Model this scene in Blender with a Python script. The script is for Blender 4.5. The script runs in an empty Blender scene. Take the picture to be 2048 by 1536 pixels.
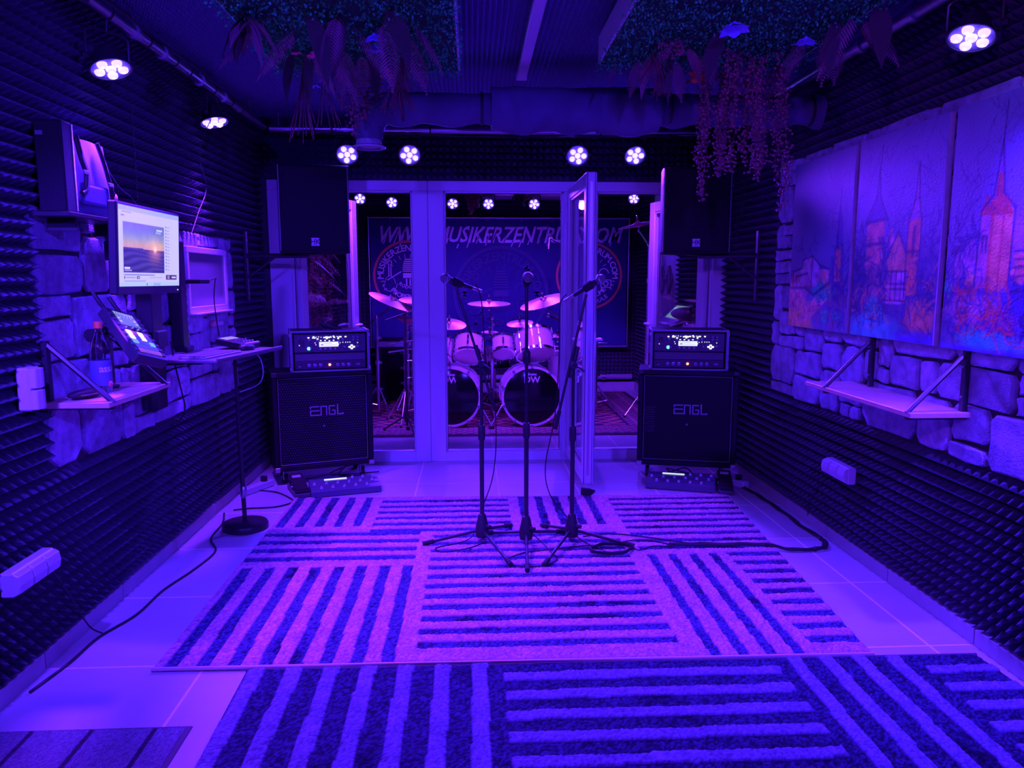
import bpy, bmesh, math, random
import numpy as np
from mathutils import Matrix, Vector, Euler

# ------------------------------------------------------------------ camera, world, exposure
SC = bpy.context.scene
COL = SC.collection
random.seed(7)
RNG = np.random.default_rng(7)
PI = math.pi
R = math.radians

cam_d = bpy.data.cameras.new('camera')
cam = bpy.data.objects.new('camera', cam_d)
COL.objects.link(cam)
cam.location = (0, 0, 1.42)
cam.rotation_euler = (R(90 - 7.93), 0, R(-3.03))
cam_d.sensor_width = 36.0
cam_d.lens = 36.0 * 1494 / 2048
cam_d.clip_start = 0.05
SC.camera = cam

world = bpy.data.worlds.new('world')
SC.world = world
world.use_nodes = True
world.node_tree.nodes['Background'].inputs[0].default_value = (0.02, 0.004, 0.10, 1)
world.node_tree.nodes['Background'].inputs[1].default_value = 0.1

SC.view_settings.view_transform = 'Standard'
SC.view_settings.look = 'None'
SC.view_settings.gamma = 1
SC.view_settings.exposure = 0.9
SC.view_settings.use_curve_mapping = False

LED = (0.068, 0.014, 1.0)          # the blue violet of the stage lamps
LEDP = (0.15, 0.016, 1.0)           # a pinker mix some lamps show

# ------------------------------------------------------------------ helpers
MATS = {}


def mat(name, col=(0.5, 0.5, 0.5), rough=0.6, metal=0.0, nscale=0, namt=0.0, bump=0.0, bscale=None,
        emit=None, estr=0.0, attr=False, spec=0.5, trans=0.0, alpha=1.0, coat=0.0):
    if name in MATS:
        return MATS[name]
    m = bpy.data.materials.new(name)
    m.use_nodes = True
    nt = m.node_tree
    b = nt.nodes['Principled BSDF']
    b.inputs['Base Color'].default_value = (*col, 1)
    b.inputs['Roughness'].default_value = rough
    b.inputs['Metallic'].default_value = metal
    b.inputs['Specular IOR Level'].default_value = spec
    b.inputs['Transmission Weight'].default_value = trans
    b.inputs['Alpha'].default_value = alpha
    b.inputs['Coat Weight'].default_value = coat
    if emit:
        b.inputs['Emission Color'].default_value = (*emit, 1)
        b.inputs['Emission Strength'].default_value = estr
    src = None
    if attr:
        a = nt.nodes.new('ShaderNodeVertexColor')
        a.layer_name = 'col'
        src = a.outputs['Color']
    if nscale:
        tc = nt.nodes.new('ShaderNodeTexCoord')
        n = nt.nodes.new('ShaderNodeTexNoise')
        n.inputs['Scale'].default_value = nscale
        n.inputs['Detail'].default_value = 5
        nt.links.new(tc.outputs['Object'], n.inputs['Vector'])
        if namt:
            mx = nt.nodes.new('ShaderNodeMix')
            mx.data_type = 'RGBA'
            mx.blend_type = 'MULTIPLY'
            mx.inputs[0].default_value = namt
            cr = nt.nodes.new('ShaderNodeValToRGB')
            cr.color_ramp.elements[0].position = 0.3
            cr.color_ramp.elements[1].position = 0.7
            cr.color_ramp.elements[0].color = (0.15, 0.15, 0.15, 1)
            nt.links.new(n.outputs['Fac'], cr.inputs[0])
            if src is not None:
                nt.links.new(src, mx.inputs[6])
            else:
                mx.inputs[6].default_value = (*col, 1)
            nt.links.new(cr.outputs[0], mx.inputs[7])
            src = mx.outputs[2]
        if bump:
            bp = nt.nodes.new('ShaderNodeBump')
            bp.inputs['Strength'].default_value = bump
            bp.inputs['Distance'].default_value = 0.01
            nb = n
            if bscale:
                nb = nt.nodes.new('ShaderNodeTexNoise')
                nb.inputs['Scale'].default_value = bscale
                nb.inputs['Detail'].default_value = 4
                nt.links.new(tc.outputs['Object'], nb.inputs['Vector'])
            nt.links.new(nb.outputs['Fac'], bp.inputs['Height'])
            nt.links.new(bp.outputs[0], b.inputs['Normal'])
    if src is not None:
        nt.links.new(src, b.inputs['Base Color'])
        if emit and attr:
            nt.links.new(src, b.inputs['Emission Color'])
    MATS[name] = m
    return m


def basis(p0, p1):
    p0, p1 = Vector(p0), Vector(p1)
    d = p1 - p0
    L = d.length
    z = d.normalized() if L else Vector((0, 0, 1))
    a = Vector((0, 0, 1)) if abs(z.z) < 0.95 else Vector((1, 0, 0))
    x = a.cross(z).normalized()
    y = z.cross(x)
    M = Matrix((x, y, z)).transposed().to_4x4()
    M.translation = p0
    return M, L


def frame(o, x, y):
    """matrix with the given x and y axes"""
    x, y = Vector(x).normalized(), Vector(y).normalized()
    z = x.cross(y).normalized()
    M = Matrix((x, y, z)).transposed().to_4x4()
    M.translation = Vector(o)
    return M


class MB:
    def __init__(s):
        s.v, s.f = [], []

    def add(s, vs, fs, M=None):
        o = len(s.v)
        if M is not None:
            vs = [tuple(M @ Vector(v)) for v in vs]
        s.v += [tuple(v) for v in vs]
        s.f += [tuple(i + o for i in f) for f in fs]
        return s

    def box(s, c, d, M=None):
        x, y, z = c
        a, b, e = d[0] / 2, d[1] / 2, d[2] / 2
        vs = [(x + i * a, y + j * b, z + k * e) for k in (-1, 1) for j in (-1, 1) for i in (-1, 1)]
        return s.add(vs, [(0, 2, 3, 1), (4, 5, 7, 6), (0, 1, 5, 4), (2, 6, 7, 3), (0, 4, 6, 2), (1, 3, 7, 5)], M)

    def bx(s, x0, x1, y0, y1, z0, z1, M=None):
        return s.box(((x0 + x1) / 2, (y0 + y1) / 2, (z0 + z1) / 2), (x1 - x0, y1 - y0, z1 - z0), M)

    def cyl(s, p0, p1, r, r1=None, n=16, M=None):
        B, L = basis(p0, p1)
        return s.lathe([(0, 0), (r, 0), (r if r1 is None else r1, L), (0, L)], n, (M @ B) if M is not None else B)

    def lathe(s, prof, n=24, M=None):
        vs, fs, rings = [], [], []
        for (r, z) in prof:
            if abs(r) < 1e-6:
                rings.append([len(vs)])
                vs.append((0, 0, z))
            else:
                rings.append(list(range(len(vs), len(vs) + n)))
                vs += [(r * math.cos(2 * PI * i / n), r * math.sin(2 * PI * i / n), z) for i in range(n)]
        for a, b in zip(rings[:-1], rings[1:]):
            if len(a) == 1 and len(b) == 1:
                continue
            for i in range(n):
                j = (i + 1) % n
                if len(a) == 1:
                    fs.append((a[0], b[j], b[i]))
                elif len(b) == 1:
                    fs.append((a[i], a[j], b[0]))
                else:
                    fs.append((a[i], a[j], b[j], b[i]))
        return s.add(vs, fs, M)

    def tube(s, pts, r, n=8, M=None, cap=True):
        pts = [Vector(p) for p in pts]
        rs = r if isinstance(r, (list, tuple)) else [r] * len(pts)
        vs, fs = [], []
        t = (pts[1] - pts[0]).normalized()
        a = Vector((0, 0, 1)) if abs(t.z) < 0.9 else Vector((1, 0, 0))
        x = a.cross(t).normalized()
        for i, p in enumerate(pts):
            if i == 0:
                t = pts[1] - pts[0]
            elif i == len(pts) - 1:
                t = pts[i] - pts[i - 1]
            else:
                t = pts[i + 1] - pts[i - 1]
            t.normalize()
            x = (x - t * x.dot(t)).normalized()
            y = t.cross(x)
            vs += [p + rs[i] * (x * math.cos(2 * PI * k / n) + y * math.sin(2 * PI * k / n)) for k in range(n)]
        for i in range(len(pts) - 1):
            for k in range(n):
                j = (k + 1) % n
                fs.append((i * n + k, i * n + j, (i + 1) * n + j, (i + 1) * n + k))
        if cap:
            fs.append(tuple(reversed(range(n))))
            fs.append(tuple(range((len(pts) - 1) * n, len(pts) * n)))
        return s.add(vs, fs, M)

    def prism(s, pts, z0, z1, M=None, cham=0.0):
        """2D outline extruded along z; optional chamfered top"""
        n = len(pts)
        vs = [(x, y, z0) for x, y in pts]
        if cham:
            cx, cy = sum(p[0] for p in pts) / n, sum(p[1] for p in pts) / n
            vs += [(x, y, z1 - cham) for x, y in pts]
            top = []
            for x, y in pts:
                d = math.hypot(x - cx, y - cy) or 1
                k = max(0.3, 1 - cham * 1.3 / d)
                top.append((cx + (x - cx) * k, cy + (y - cy) * k, z1))
            vs += top
            L = 3
        else:
            vs += [(x, y, z1) for x, y in pts]
            L = 2
        fs = [tuple(reversed(range(n))), tuple(range((L - 1) * n, L * n))]
        for l in range(L - 1):
            for i in range(n):
                j = (i + 1) % n
                fs.append((l * n + i, l * n + j, (l + 1) * n + j, (l + 1) * n + i))
        return s.add(vs, fs, M)

    def quad(s, a, b, c, d, M=None):
        return s.add([a, b, c, d], [(0, 1, 2, 3)], M)

    def sphere(s, c, r, n=16, m=8, M=None, sc=(1, 1, 1)):
        prof = [(r * math.sin(PI * i / m), -r * math.cos(PI * i / m)) for i in range(m + 1)]
        prof[0] = (0, -r)
        prof[-1] = (0, r)
        T = Matrix.Translation(c) @ Matrix.Diagonal((*sc, 1))
        return s.lathe(prof, n, (M @ T) if M is not None else T)

    def mesh(s, name, m, smooth=None, bevel=0.0, seg=1):
        me = bpy.data.meshes.new(name)
        me.from_pydata(s.v, [], s.f)
        if bevel:
            bm = bmesh.new()
            bm.from_mesh(me)
            bmesh.ops.recalc_face_normals(bm, faces=bm.faces)
            es = [e for e in bm.edges if len(e.link_faces) == 2 and e.calc_face_angle(0) > 0.6]
            bmesh.ops.bevel(bm, geom=es, offset=bevel, segments=seg, profile=0.5, affect='EDGES')
            bm.to_mesh(me)
            bm.free()
        me.update()
        if smooth:
            me.polygons.foreach_set('use_smooth', [True] * len(me.polygons))
            me.set_sharp_from_angle(angle=R(smooth))
        if m:
            me.materials.append(m)
        return me

    def build(s, name, m, parent=None, smooth=None, bevel=0.0, seg=1, label=None, kind=None):
        me = s.mesh(name, m, smooth, bevel, seg)
        return link(name, me, parent, label=label, kind=kind)


def link(name, data, parent=None, M=None, label=None, kind=None):
    o = bpy.data.objects.new(name, data)
    COL.objects.link(o)
    if parent:
        o.parent = parent
    if M is not None:
        o.matrix_local = M
    if label:
        o['label'] = label
    if kind:
        o['kind'] = kind
    return o


def thing(name, label, cat, loc=(0, 0, 0), rot=(0, 0, 0), group=None, M=None):
    o = bpy.data.objects.new(name, None)
    o.empty_display_size = 0.05
    COL.objects.link(o)
    if M is not None:
        o.matrix_world = M
    else:
        o.location = loc
        o.rotation_euler = rot
    o['label'] = label
    o['category'] = cat
    if group:
        o['group'] = group
    return o


def tag(o, label, cat, group=None, kind=None):
    o['label'] = label
    o['category'] = cat
    if group:
        o['group'] = group
    if kind:
        o['kind'] = kind
    return o


def struct(name, parent=None):
    o = bpy.data.objects.new(name, None)
    COL.objects.link(o)
    o['kind'] = 'structure'
    return o


def copy_tree(o, parent=None):
    c = o.copy()
    COL.objects.link(c)
    if parent:
        c.parent = parent
    for ch in list(o.children):
        copy_tree(ch, c)
    return c


_T = {}


def text_geo(s, size=1.0, shear=0.0, align='CENTER', offset=0.0):
    """outline letters as (verts, faces); glyphs are made once at size 1 and scaled"""
    k = (s, shear, offset > 0)
    if k not in _T:
        cu = bpy.data.curves.new('t', 'FONT')
        cu.body = s
        cu.shear = shear
        cu.align_x = 'CENTER'
        cu.offset = .02 if offset > 0 else 0
        cu.resolution_u = 2
        ob = bpy.data.objects.new('t', cu)
        COL.objects.link(ob)
        dg = bpy.context.evaluated_depsgraph_get()
        me = bpy.data.meshes.new_from_object(ob.evaluated_get(dg))
        _T[k] = ([tuple(v.co) for v in me.vertices], [tuple(p.vertices) for p in me.polygons])
        bpy.data.objects.remove(ob)
        bpy.data.curves.remove(cu)
        bpy.data.meshes.remove(me)
    v, f = _T[k]
    return [(x * size, y * size, z * size) for x, y, z in v], f


for _w in sorted(set('assiaMUSIKERZENTRUM.COMRODGAUPROBERÄUMEMUSIKSCHULE')) + ['HK', 'DW', 'drums']:
    text_geo(_w, 1, 0, 'CENTER', .01)      # made while the scene is still empty, which is quick
text_geo('AUDIO')
text_geo('WWW.MUSIKERZENTRUM.COM', 1, .35, 'CENTER', .01)


def arc_text(mb, s, r, a0, a1, size, M, inward=False):
    ws = []
    for c in s:
        v, f = text_geo(c, size, 0, 'CENTER', 0.004)
        ws.append(max(p[0] for p in v) - min(p[0] for p in v) + size * .16)
    cum = [sum(ws[:i]) + ws[i] / 2 for i in range(len(ws))]
    tot = cum[-1] - cum[0]
    for i, c in enumerate(s):
        a = a0 + (a1 - a0) * (cum[i] - cum[0]) / tot
        v, f = text_geo(c, size, 0, 'CENTER', 0.004)
        rot = a - PI / 2 if not inward else a + PI / 2
        T = Matrix.Translation((r * math.cos(a), r * math.sin(a), 0)) @ Matrix.Rotation(rot, 4, 'Z')
        mb.add(v, f, M @ T)


def raster(name, arr, w, h, m, parent=None, M=None, hgt=None, quadmap=None, label=None):
    """grid mesh that carries one colour per vertex (rows of arr run from v=0 upwards)"""
    H, W = arr.shape[:2]
    uu, vv = np.meshgrid(np.linspace(0, 1, W), np.linspace(0, 1, H))
    if quadmap is not None:
        a, b, c, d = [np.array(q) for q in quadmap]     # 00 10 11 01
        X = a[0] * (1 - uu) * (1 - vv) + b[0] * uu * (1 - vv) + c[0] * uu * vv + d[0] * (1 - uu) * vv
        Y = a[1] * (1 - uu) * (1 - vv) + b[1] * uu * (1 - vv) + c[1] * uu * vv + d[1] * (1 - uu) * vv
    else:
        X, Y = uu * w, vv * h
    Z = np.zeros_like(X) if hgt is None else hgt
    co = np.stack([X, Y, Z], -1).reshape(-1, 3)
    idx = np.arange(H * W).reshape(H, W)
    fc = np.stack([idx[:-1, :-1], idx[:-1, 1:], idx[1:, 1:], idx[1:, :-1]], -1).reshape(-1, 4)
    me = bpy.data.meshes.new(name)
    me.vertices.add(len(co))
    me.vertices.foreach_set('co', co.astype(np.float32).ravel())
    me.loops.add(len(fc) * 4)
    me.loops.foreach_set('vertex_index', fc.astype(np.int32).ravel())
    me.polygons.add(len(fc))
    me.polygons.foreach_set('loop_start', np.arange(0, len(fc) * 4, 4, dtype=np.int32))
    me.update(calc_edges=True)
    ca = me.color_attributes.new('col', 'FLOAT_COLOR', 'POINT')
    c4 = np.ones((H * W, 4), np.float32)
    c4[:, :3] = arr.reshape(-1, 3)
    ca.data.foreach_set('color', c4.ravel())
    me.materials.append(m)
    return link(name, me, parent, M, label=label)


def catmull(pts, k=6):
    P = [Vector(p) for p in pts]
    P = [P[0]] + P + [P[-1]]
    out = []
    for i in range(1, len(P) - 2):
        for j in range(k):
            t = j / k
            a, b, c, d = P[i - 1], P[i], P[i + 1], P[i + 2]
            out.append(0.5 * ((2 * b) + (c - a) * t + (2 * a - 5 * b + 4 * c - d) * t * t + (3 * b - a - 3 * c + d) * t ** 3))
    out.append(P[-2])
    return out


# ------------------------------------------------------------------ materials
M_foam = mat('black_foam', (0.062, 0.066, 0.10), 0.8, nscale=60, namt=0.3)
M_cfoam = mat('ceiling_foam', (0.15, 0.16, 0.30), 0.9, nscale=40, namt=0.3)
M_wall = mat('dark_wall_paint', (0.06, 0.06, 0.065), 0.8, nscale=8, namt=0.2)
M_lwall = mat('white_wall_paint', (0.62, 0.6, 0.62), 0.8, nscale=6, namt=0.15)
M_tile = mat('floor_tile', (0.56, 0.56, 0.55), 0.38, nscale=3, namt=0.18, bump=0.03, bscale=40)
M_grout = mat('grout', (1.0, 0.85, 0.75), 0.8, nscale=30, namt=0.1)
M_base = mat('tile_skirting', (0.5, 0.5, 0.5), 0.5, nscale=6, namt=0.2)
M_stone = [mat('grey_stone_%d' % i, c, 0.85, nscale=14 + 3 * i, namt=0.55, bump=0.8, bscale=120) for i, c in
           enumerate([(0.55, 0.53, 0.80), (0.48, 0.46, 0.70), (0.64, 0.6, 0.88), (0.40, 0.38, 0.60)])]
M_mortar = mat('dark_joint', (0.07, 0.065, 0.07), 0.9, nscale=30, namt=0.3)
M_pvc = mat('white_plastic_frame', (0.72, 0.72, 0.72), 0.35, nscale=2, namt=0.05)
M_pvcg = mat('frame_gasket', (0.10, 0.10, 0.11), 0.6)
M_glass = mat('clear_glass', (1, 1, 1), 0.0, trans=1.0, spec=0.5)
M_black = mat('black_plastic', (0.025, 0.025, 0.028), 0.5)
M_blackm = mat('black_powder_coat', (0.03, 0.03, 0.033), 0.35)
M_tolex = mat('black_tolex', (0.012, 0.012, 0.016), 0.6, nscale=200, namt=0.2, bump=0.3, spec=0.25)
M_grille = mat('black_grille', (0.008, 0.008, 0.011), 0.6, spec=0.2)
M_chrome = mat('chrome', (0.75, 0.72, 0.75), 0.14, 1.0)
M_steel = mat('brushed_steel', (0.55, 0.55, 0.57), 0.35, 1.0)
M_alu = mat('aluminium', (0.62, 0.62, 0.64), 0.4, 1.0)
M_rubber = mat('rubber', (0.02, 0.02, 0.02), 0.8)
M_white = mat('white_lacquer', (0.75, 0.74, 0.76), 0.3)
M_wood = mat('pale_wood_board', (0.78, 0.55, 0.42), 0.45, nscale=12, namt=0.2)
M_badge = mat('silver_badge', (0.6, 0.6, 0.62), 0.35)
M_grey = mat('grey_plastic', (0.16, 0.16, 0.18), 0.5)
M_lgrey = mat('light_grey_plastic', (0.4, 0.4, 0.43), 0.5)
M_duct = mat('grey_insulating_cloth', (0.12, 0.12, 0.20), 0.8, nscale=7, namt=0.4, bump=0.6, bscale=9)
M_galv = mat('galvanised_tube', (0.6, 0.58, 0.62), 0.3, 1.0, nscale=9, namt=0.2)
M_lens = mat('led_lens', (0.8, 0.8, 0.8), 0.2, emit=(0.115, 0.066, 1.0), estr=6.0)
M_lensc = mat('led_chip', (0.8, 0.8, 0.8), 0.2, emit=(0.3, 0.2, 1.0), estr=6)
M_paint = mat('acrylic_paint', (0.5, 0.5, 0.5), 0.55, attr=True, nscale=90, namt=0.10, bump=0.25)
M_rugm = mat('rug_pile', (0.5, 0.5, 0.5), 0.95, attr=True, nscale=260, namt=0.55, bump=0.5, spec=0.1)
M_screen = mat('lit_screen', (0.02, 0.02, 0.02), 0.3, attr=True, emit=(1, 1, 1), estr=.5)
M_ledw = mat('white_indicator', (0.5, 0.5, 0.5), 0.3, emit=(1.0, 1.0, 0.75), estr=1.0)
M_leddim = mat('dim_blue_ring', (0.25, 0.25, 0.3), 0.3, 0.6)
M_ledr = mat('red_indicator', (0.5, 0.1, 0.1), 0.3, emit=(1.0, 0.12, 0.05), estr=4.0)
M_cym = mat('bronze_cymbal', (0.62, 0.30, 0.26), 0.33, 0.85, nscale=30, namt=0.25)
M_shell = mat('cream_drum_shell', (0.78, 0.58, 0.62), 0.3, nscale=20, namt=0.12, coat=0.3)
M_head = mat('coated_drum_head', (0.72, 0.52, 0.58), 0.5)
M_bhead = mat('black_drum_head', (0.006, 0.006, 0.007), 0.12)
M_moss = mat('green_moss', (0.05, 1.0, 0.26), 0.8, nscale=30, namt=0.4)
M_mossd = mat('dark_moss_mat', (0.015, 0.09, 0.03), 0.9)
M_fern = mat('purple_fern', (0.24, 0.11, 0.14), 0.7, nscale=20, namt=0.3)
M_fernd = mat('dark_leaf', (0.05, 0.035, 0.035), 0.7, nscale=20, namt=0.3)
M_vine = mat('red_brown_vine', (0.25, 0.08, 0.09), 0.7, nscale=30, namt=0.3)
M_orange = mat('orange_blossom', (1.0, 0.22, 0.06), 0.6)
M_bluefl = mat('blue_blossom', (0.30, 0.28, 0.85), 0.7)
M_pink = mat('pink_blossom', (0.9, 0.1, 0.25), 0.6)
M_banner = mat('navy_banner_cloth', (0.018, 0.018, 0.17), 0.65, nscale=3, namt=0.2)
M_bprint = mat('banner_white_print', (0.80, 0.72, 0.85), 0.6)
M_bghost = mat('banner_faint_print', (0.045, 0.04, 0.17), 0.6)
M_bring = mat('banner_orange_print', (0.80, 0.22, 0.13), 0.6)
M_curt = mat('pale_curtain', (0.75, 0.62, 0.55), 0.8)
M_shiny = mat('glossy_board', (0.30, 0.30, 0.33), 0.12)
M_bag = mat('blue_grey_canvas', (0.10, 0.12, 0.34), 0.85, nscale=40, namt=0.2)
M_cable = mat('cable_sheath', (0.02, 0.02, 0.022), 0.5)
M_cablew = mat('white_cable', (0.6, 0.6, 0.6), 0.5)
M_socket = mat('socket_plastic', (0.62, 0.62, 0.7), 0.35)
M_bottle = mat('bottle_plastic', (0.9, 0.92, 0.95), 0.05, trans=1.0)
M_blabel = mat('bottle_label', (0.12, 0.15, 0.34), 0.5)

# ------------------------------------------------------------------ stage lamps (each lamp carries its own light)


def par_lamp(loc, aim, label, watt, spread=70, color=LED, hang=2.48, group='stage lamps on the pipes', roll=0.0, light=True, r=0.078):
    """slim LED can: housing, front plate, six lenses, yoke; its light sits in front of the lenses"""
    B, L = basis(loc, aim)
    B = B @ Matrix.Rotation(roll, 4, 'Z')
    t = thing('stage_lamp', label, 'stage lamp', group=group, M=B)
    k = r / 0.078
    MB().lathe([(0, -.085), (.03, -.085), (.05, -.06), (.06, -.02), (.078, 0), (.082, .012), (.076, .012), (.074, .004), (0, .004)], 24,
               Matrix.Scale(k, 4)).build('housing', M_blackm, t, smooth=40)
    MB().lathe([(0, .006), (.073, .006), (.073, .0045)], 24, Matrix.Scale(k, 4)).build('front_plate', M_lgrey, t)
    spots = [(0, 0)] + [(.046 * math.cos(R(90 + 72 * i)), .046 * math.sin(R(90 + 72 * i))) for i in range(5)]
    ln = MB().lathe([(.0195, .006), (.0195, .012), (.017, .018), (.009, .0215), (0, .0225)], 14, Matrix.Scale(k, 4)).mesh('lens', M_lens, 50)
    ch = MB().lathe([(.006, .0226), (.004, .0245), (0, .025)], 8, Matrix.Scale(k, 4)).mesh('chip', M_lensc, 50)
    for (x, y) in spots:
        o = link('lens', ln, t, Matrix.Translation((x * k, y * k, 0)))
        link('chip', ch, o)
    # yoke in world directions, expressed locally
    Bi = B.inverted()
    base = Vector(loc)
    sx = B.to_3x3() @ Vector((1, 0, 0))
    sx = Vector((sx.x, sx.y, 0)).normalized() if abs(sx.z) < .9 else Vector((1, 0, 0))
    back = base - (B.to_3x3() @ Vector((0, 0, 1))) * .03 * k
    top = Vector((base.x, base.y, hang))
    pa, pb = back + sx * .088 * k, back - sx * .088 * k
    up = Vector((0, 0, min(.11 * k, hang - back.z - .03)))
    mb = MB().tube([pa, pa + up * .85, pa + up - sx * .02, pb + up + sx * .02, pb + up * .85, pb], .006, 6)
    mb.cyl(back + up, top - Vector((0, 0, .03)), .007, n=8)
    o = mb.build('yoke', M_blackm, t, smooth=40)
    o.matrix_local = Bi
    for q, sg in ((pa, 1), (pb, -1)):
        o = MB().cyl(q - sx * .004 * sg, q + sx * .02 * sg, .012, n=10).build('tilt_knob', M_black, t, smooth=40)
        o.matrix_local = Bi
    if light:
        ld = bpy.data.lights.new('lamp_light', 'SPOT')
        ld.energy = watt
        ld.color = color
        ld.spot_size = R(spread)
        ld.spot_blend = 0.75
        ld.shadow_soft_size = 0.05
        lo = bpy.data.objects.new('lamp_light', ld)
        COL.objects.link(lo)
        lo.parent = t
        lo.matrix_local = Matrix.Translation((0, 0, .03)) @ Matrix.Rotation(PI, 4, 'X')
    return t


par_lamp((-1.45, 3.24, 2.27), (-.75, 2.75, 0), 'large stage lamp hanging over the left wall nearest the camera', 300, 90, LEDP)
par_lamp((-1.45, 4.47, 2.31), (-.85, 4.15, 0), 'flat looking stage lamp on the left pipe above the loudspeaker', 230, 90, LEDP)
par_lamp((1.78, 2.71, 2.28), (1.05, 2.1, 0), 'stage lamp on the right pipe above the painted canvases', 240, 85, LED)
par_lamp((-.883, 5.56, 2.31), (-.55, 2.6, 0), 'stage lamp over the glass doors, leftmost beside the loudspeaker', 250, 85, LED, roll=.5)
par_lamp((-.44, 5.56, 2.31), (-.2, 2.2, 0), 'stage lamp over the glass doors, just right of the duct outlet', 250, 85, LED, roll=.45)
par_lamp((.77, 5.56, 2.315), (.75, 2.4, 0), 'stage lamp over the open door leaf', 250, 85, LED, roll=-.35)
par_lamp((1.19, 5.56, 2.32), (1.2, 2.8, 0), 'stage lamp over the glass doors, rightmost beside the loudspeaker', 250, 85, LEDP, roll=-.3)
# lamps of the same rig behind the camera, facing the glass doors
for x, ax, w in ((-1.2, -.9, 'in the left corner'), (.75, .6, 'right of the middle')):
    par_lamp((x, -.25, 2.30), (ax, 5.2, 1.0), 'stage lamp on the rear pipe behind the camera, ' + w, 215, 56, LED)
par_lamp((1.6, -.25, 2.30), (-1.6, 3.75, 1.25), 'unseen stage lamp added on the rear pipe behind the camera to brighten the left stone wall', 300, 38, LED)  # added out of view as crosslight on the left stones
par_lamp((-.35, -.25, 2.30), (1.95, 3.5, 1.5), 'unseen stage lamp added on the rear pipe behind the camera to light the canvases', 85, 48, (0.26, 0.03, 1.0))  # added unseen lamp, redder so the orange paint shows on the canvases
par_lamp((1.78, 1.1, 2.28), (1.62, 3.7, 0), 'stage lamp on the right pipe behind the camera', 300, 66, LED)
par_lamp((-1.45, 1.2, 2.28), (-1.15, 3.9, 0), 'stage lamp on the left pipe behind the camera', 340, 60, LED)

# drum room lamps
dl = [(-1.30, 9.02, 2.36, 'stage lamp in the drum room left corner half hidden by the open leaf'),
      (-.93, 9.02, 2.32, 'stage lamp above the left end of the banner'),
      (-.22, 9.02, 2.31, 'stage lamp above the banner beside the left post'),
      (.20, 9.02, 2.31, 'stage lamp above the banner, second in the open doorway'),
      (.74, 9.02, 2.31, 'stage lamp above the middle of the banner'),
      (1.19, 9.02, 2.31, 'stage lamp above the banner seen through the leaf glass'),
      (1.93, 9.02, 2.38, 'stage lamp at the drum room right wall')]
for i, (x, y, z, lb) in enumerate(dl):
    par_lamp((x, y, z), (x * .75, 5.9, .8), lb, 75, 80, LEDP if i % 2 else LED, group='stage lamps in the drum room', roll=.2 * i, r=.07, hang=2.53)
for x, ax, w in ((-1.0, -.5, 'left'), (.2, .2, 'middle'), (1.4, .9, 'right')):  # unseen lamps added to light the drum kit from the front
    par_lamp((x, 6.12, 2.42), (ax, 7.9, .7), 'added unseen stage lamp on the drum side of the partition above the %s door' % w, 165, 85, LEDP, group='stage lamps in the drum room', hang=2.56)

# ------------------------------------------------------------------ the room
XL, XR, YR, YP, ZC = -1.62, 2.0, -0.75, 5.80, 2.62
DXL, DXR, DYB = -1.75, 2.17, 9.60

floor = MB().bx(DXL - .2, DXR + .2, YR - .1, DYB + .1, -.12, -.0006).build('floor', M_grout)
floor['kind'] = 'structure'
tx = [XL - .12, -1.0, -.39, .17, .71, 1.24, 1.78, DXR + .02]
ty = [YR - .02] + [2.67 - .617 * k for k in range(5, 0, -1)] + [2.67 + .617 * k for k in range(0, 12)]
ty = [y for y in ty if y < DYB - .1] + [DYB]
tile_cache = {}
for i in range(len(tx) - 1):
    for j in range(len(ty) - 1):
        if ty[j + 1] < 1.2:
            pass
        w, h = round(tx[i + 1] - tx[i] - .010, 3), round(ty[j + 1] - ty[j] - .010, 3)
        if (w, h) not in tile_cache:
            tile_cache[(w, h)] = MB().bx(-w / 2, w / 2, -h / 2, h / 2, -.008, 0).mesh('tile', M_tile, bevel=.0006)
        link('tile', tile_cache[(w, h)], floor, Matrix.Translation(((tx[i] + tx[i + 1]) / 2, (ty[j] + ty[j + 1]) / 2, 0)))

wall_left = MB().bx(XL - .1, XL, YR, YP, 0, ZC + .1).build('wall_left', M_wall)
wall_right = MB().bx(XR, XR + .1, YR, YP, 0, ZC + .1).build('wall_right', M_wall)
wall_rear = MB().bx(XL - .1, XR + .1, YR - .1, YR, 0, ZC + .1).build('wall_rear', M_wall)
ceiling = MB().bx(XL - .1, XR + .1, YR - .1, YP + .1, ZC, ZC + .1).build('ceiling', M_wall)
wall_front = MB().bx(DXL - .1, DXR + .1, YP + .005, YP + .1, 2.16, ZC + .1).bx(DXL - .1, XL + .10, YP + .005, YP + .1, 0, 2.16).bx(XR - .02, DXR + .1, YP + .005, YP + .1, 0, 2.16).build('wall_front', M_wall)
for o in (wall_left, wall_right, wall_rear, ceiling, wall_front):
    o['kind'] = 'structure'

FOAM = {}


def foam_mesh(nx, ny, p, d, m):
    k = (nx, ny, p, d)
    if k not in FOAM:
        mb = MB()
        t = .012
        W, H = nx * p, ny * p
        for i in range(nx):
            for j in range(ny):
                x, y = i * p, j * p
                mb.add([(x, y, t), (x + p, y, t), (x + p, y + p, t), (x, y + p, t), (x + p / 2, y + p / 2, t + d)],
                       [(0, 1, 4), (1, 2, 4), (2, 3, 4), (3, 0, 4)])
        mb.add([(0, 0, 0), (W, 0, 0), (W, H, 0), (0, H, 0), (0, 0, t), (W, 0, t), (W, H, t), (0, H, t)],
               [(0, 1, 5, 4), (1, 2, 6, 5), (2, 3, 7, 6), (3, 0, 4, 7)])
        FOAM[k] = mb.mesh('foam_panel', m)
    return FOAM[k]


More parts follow.
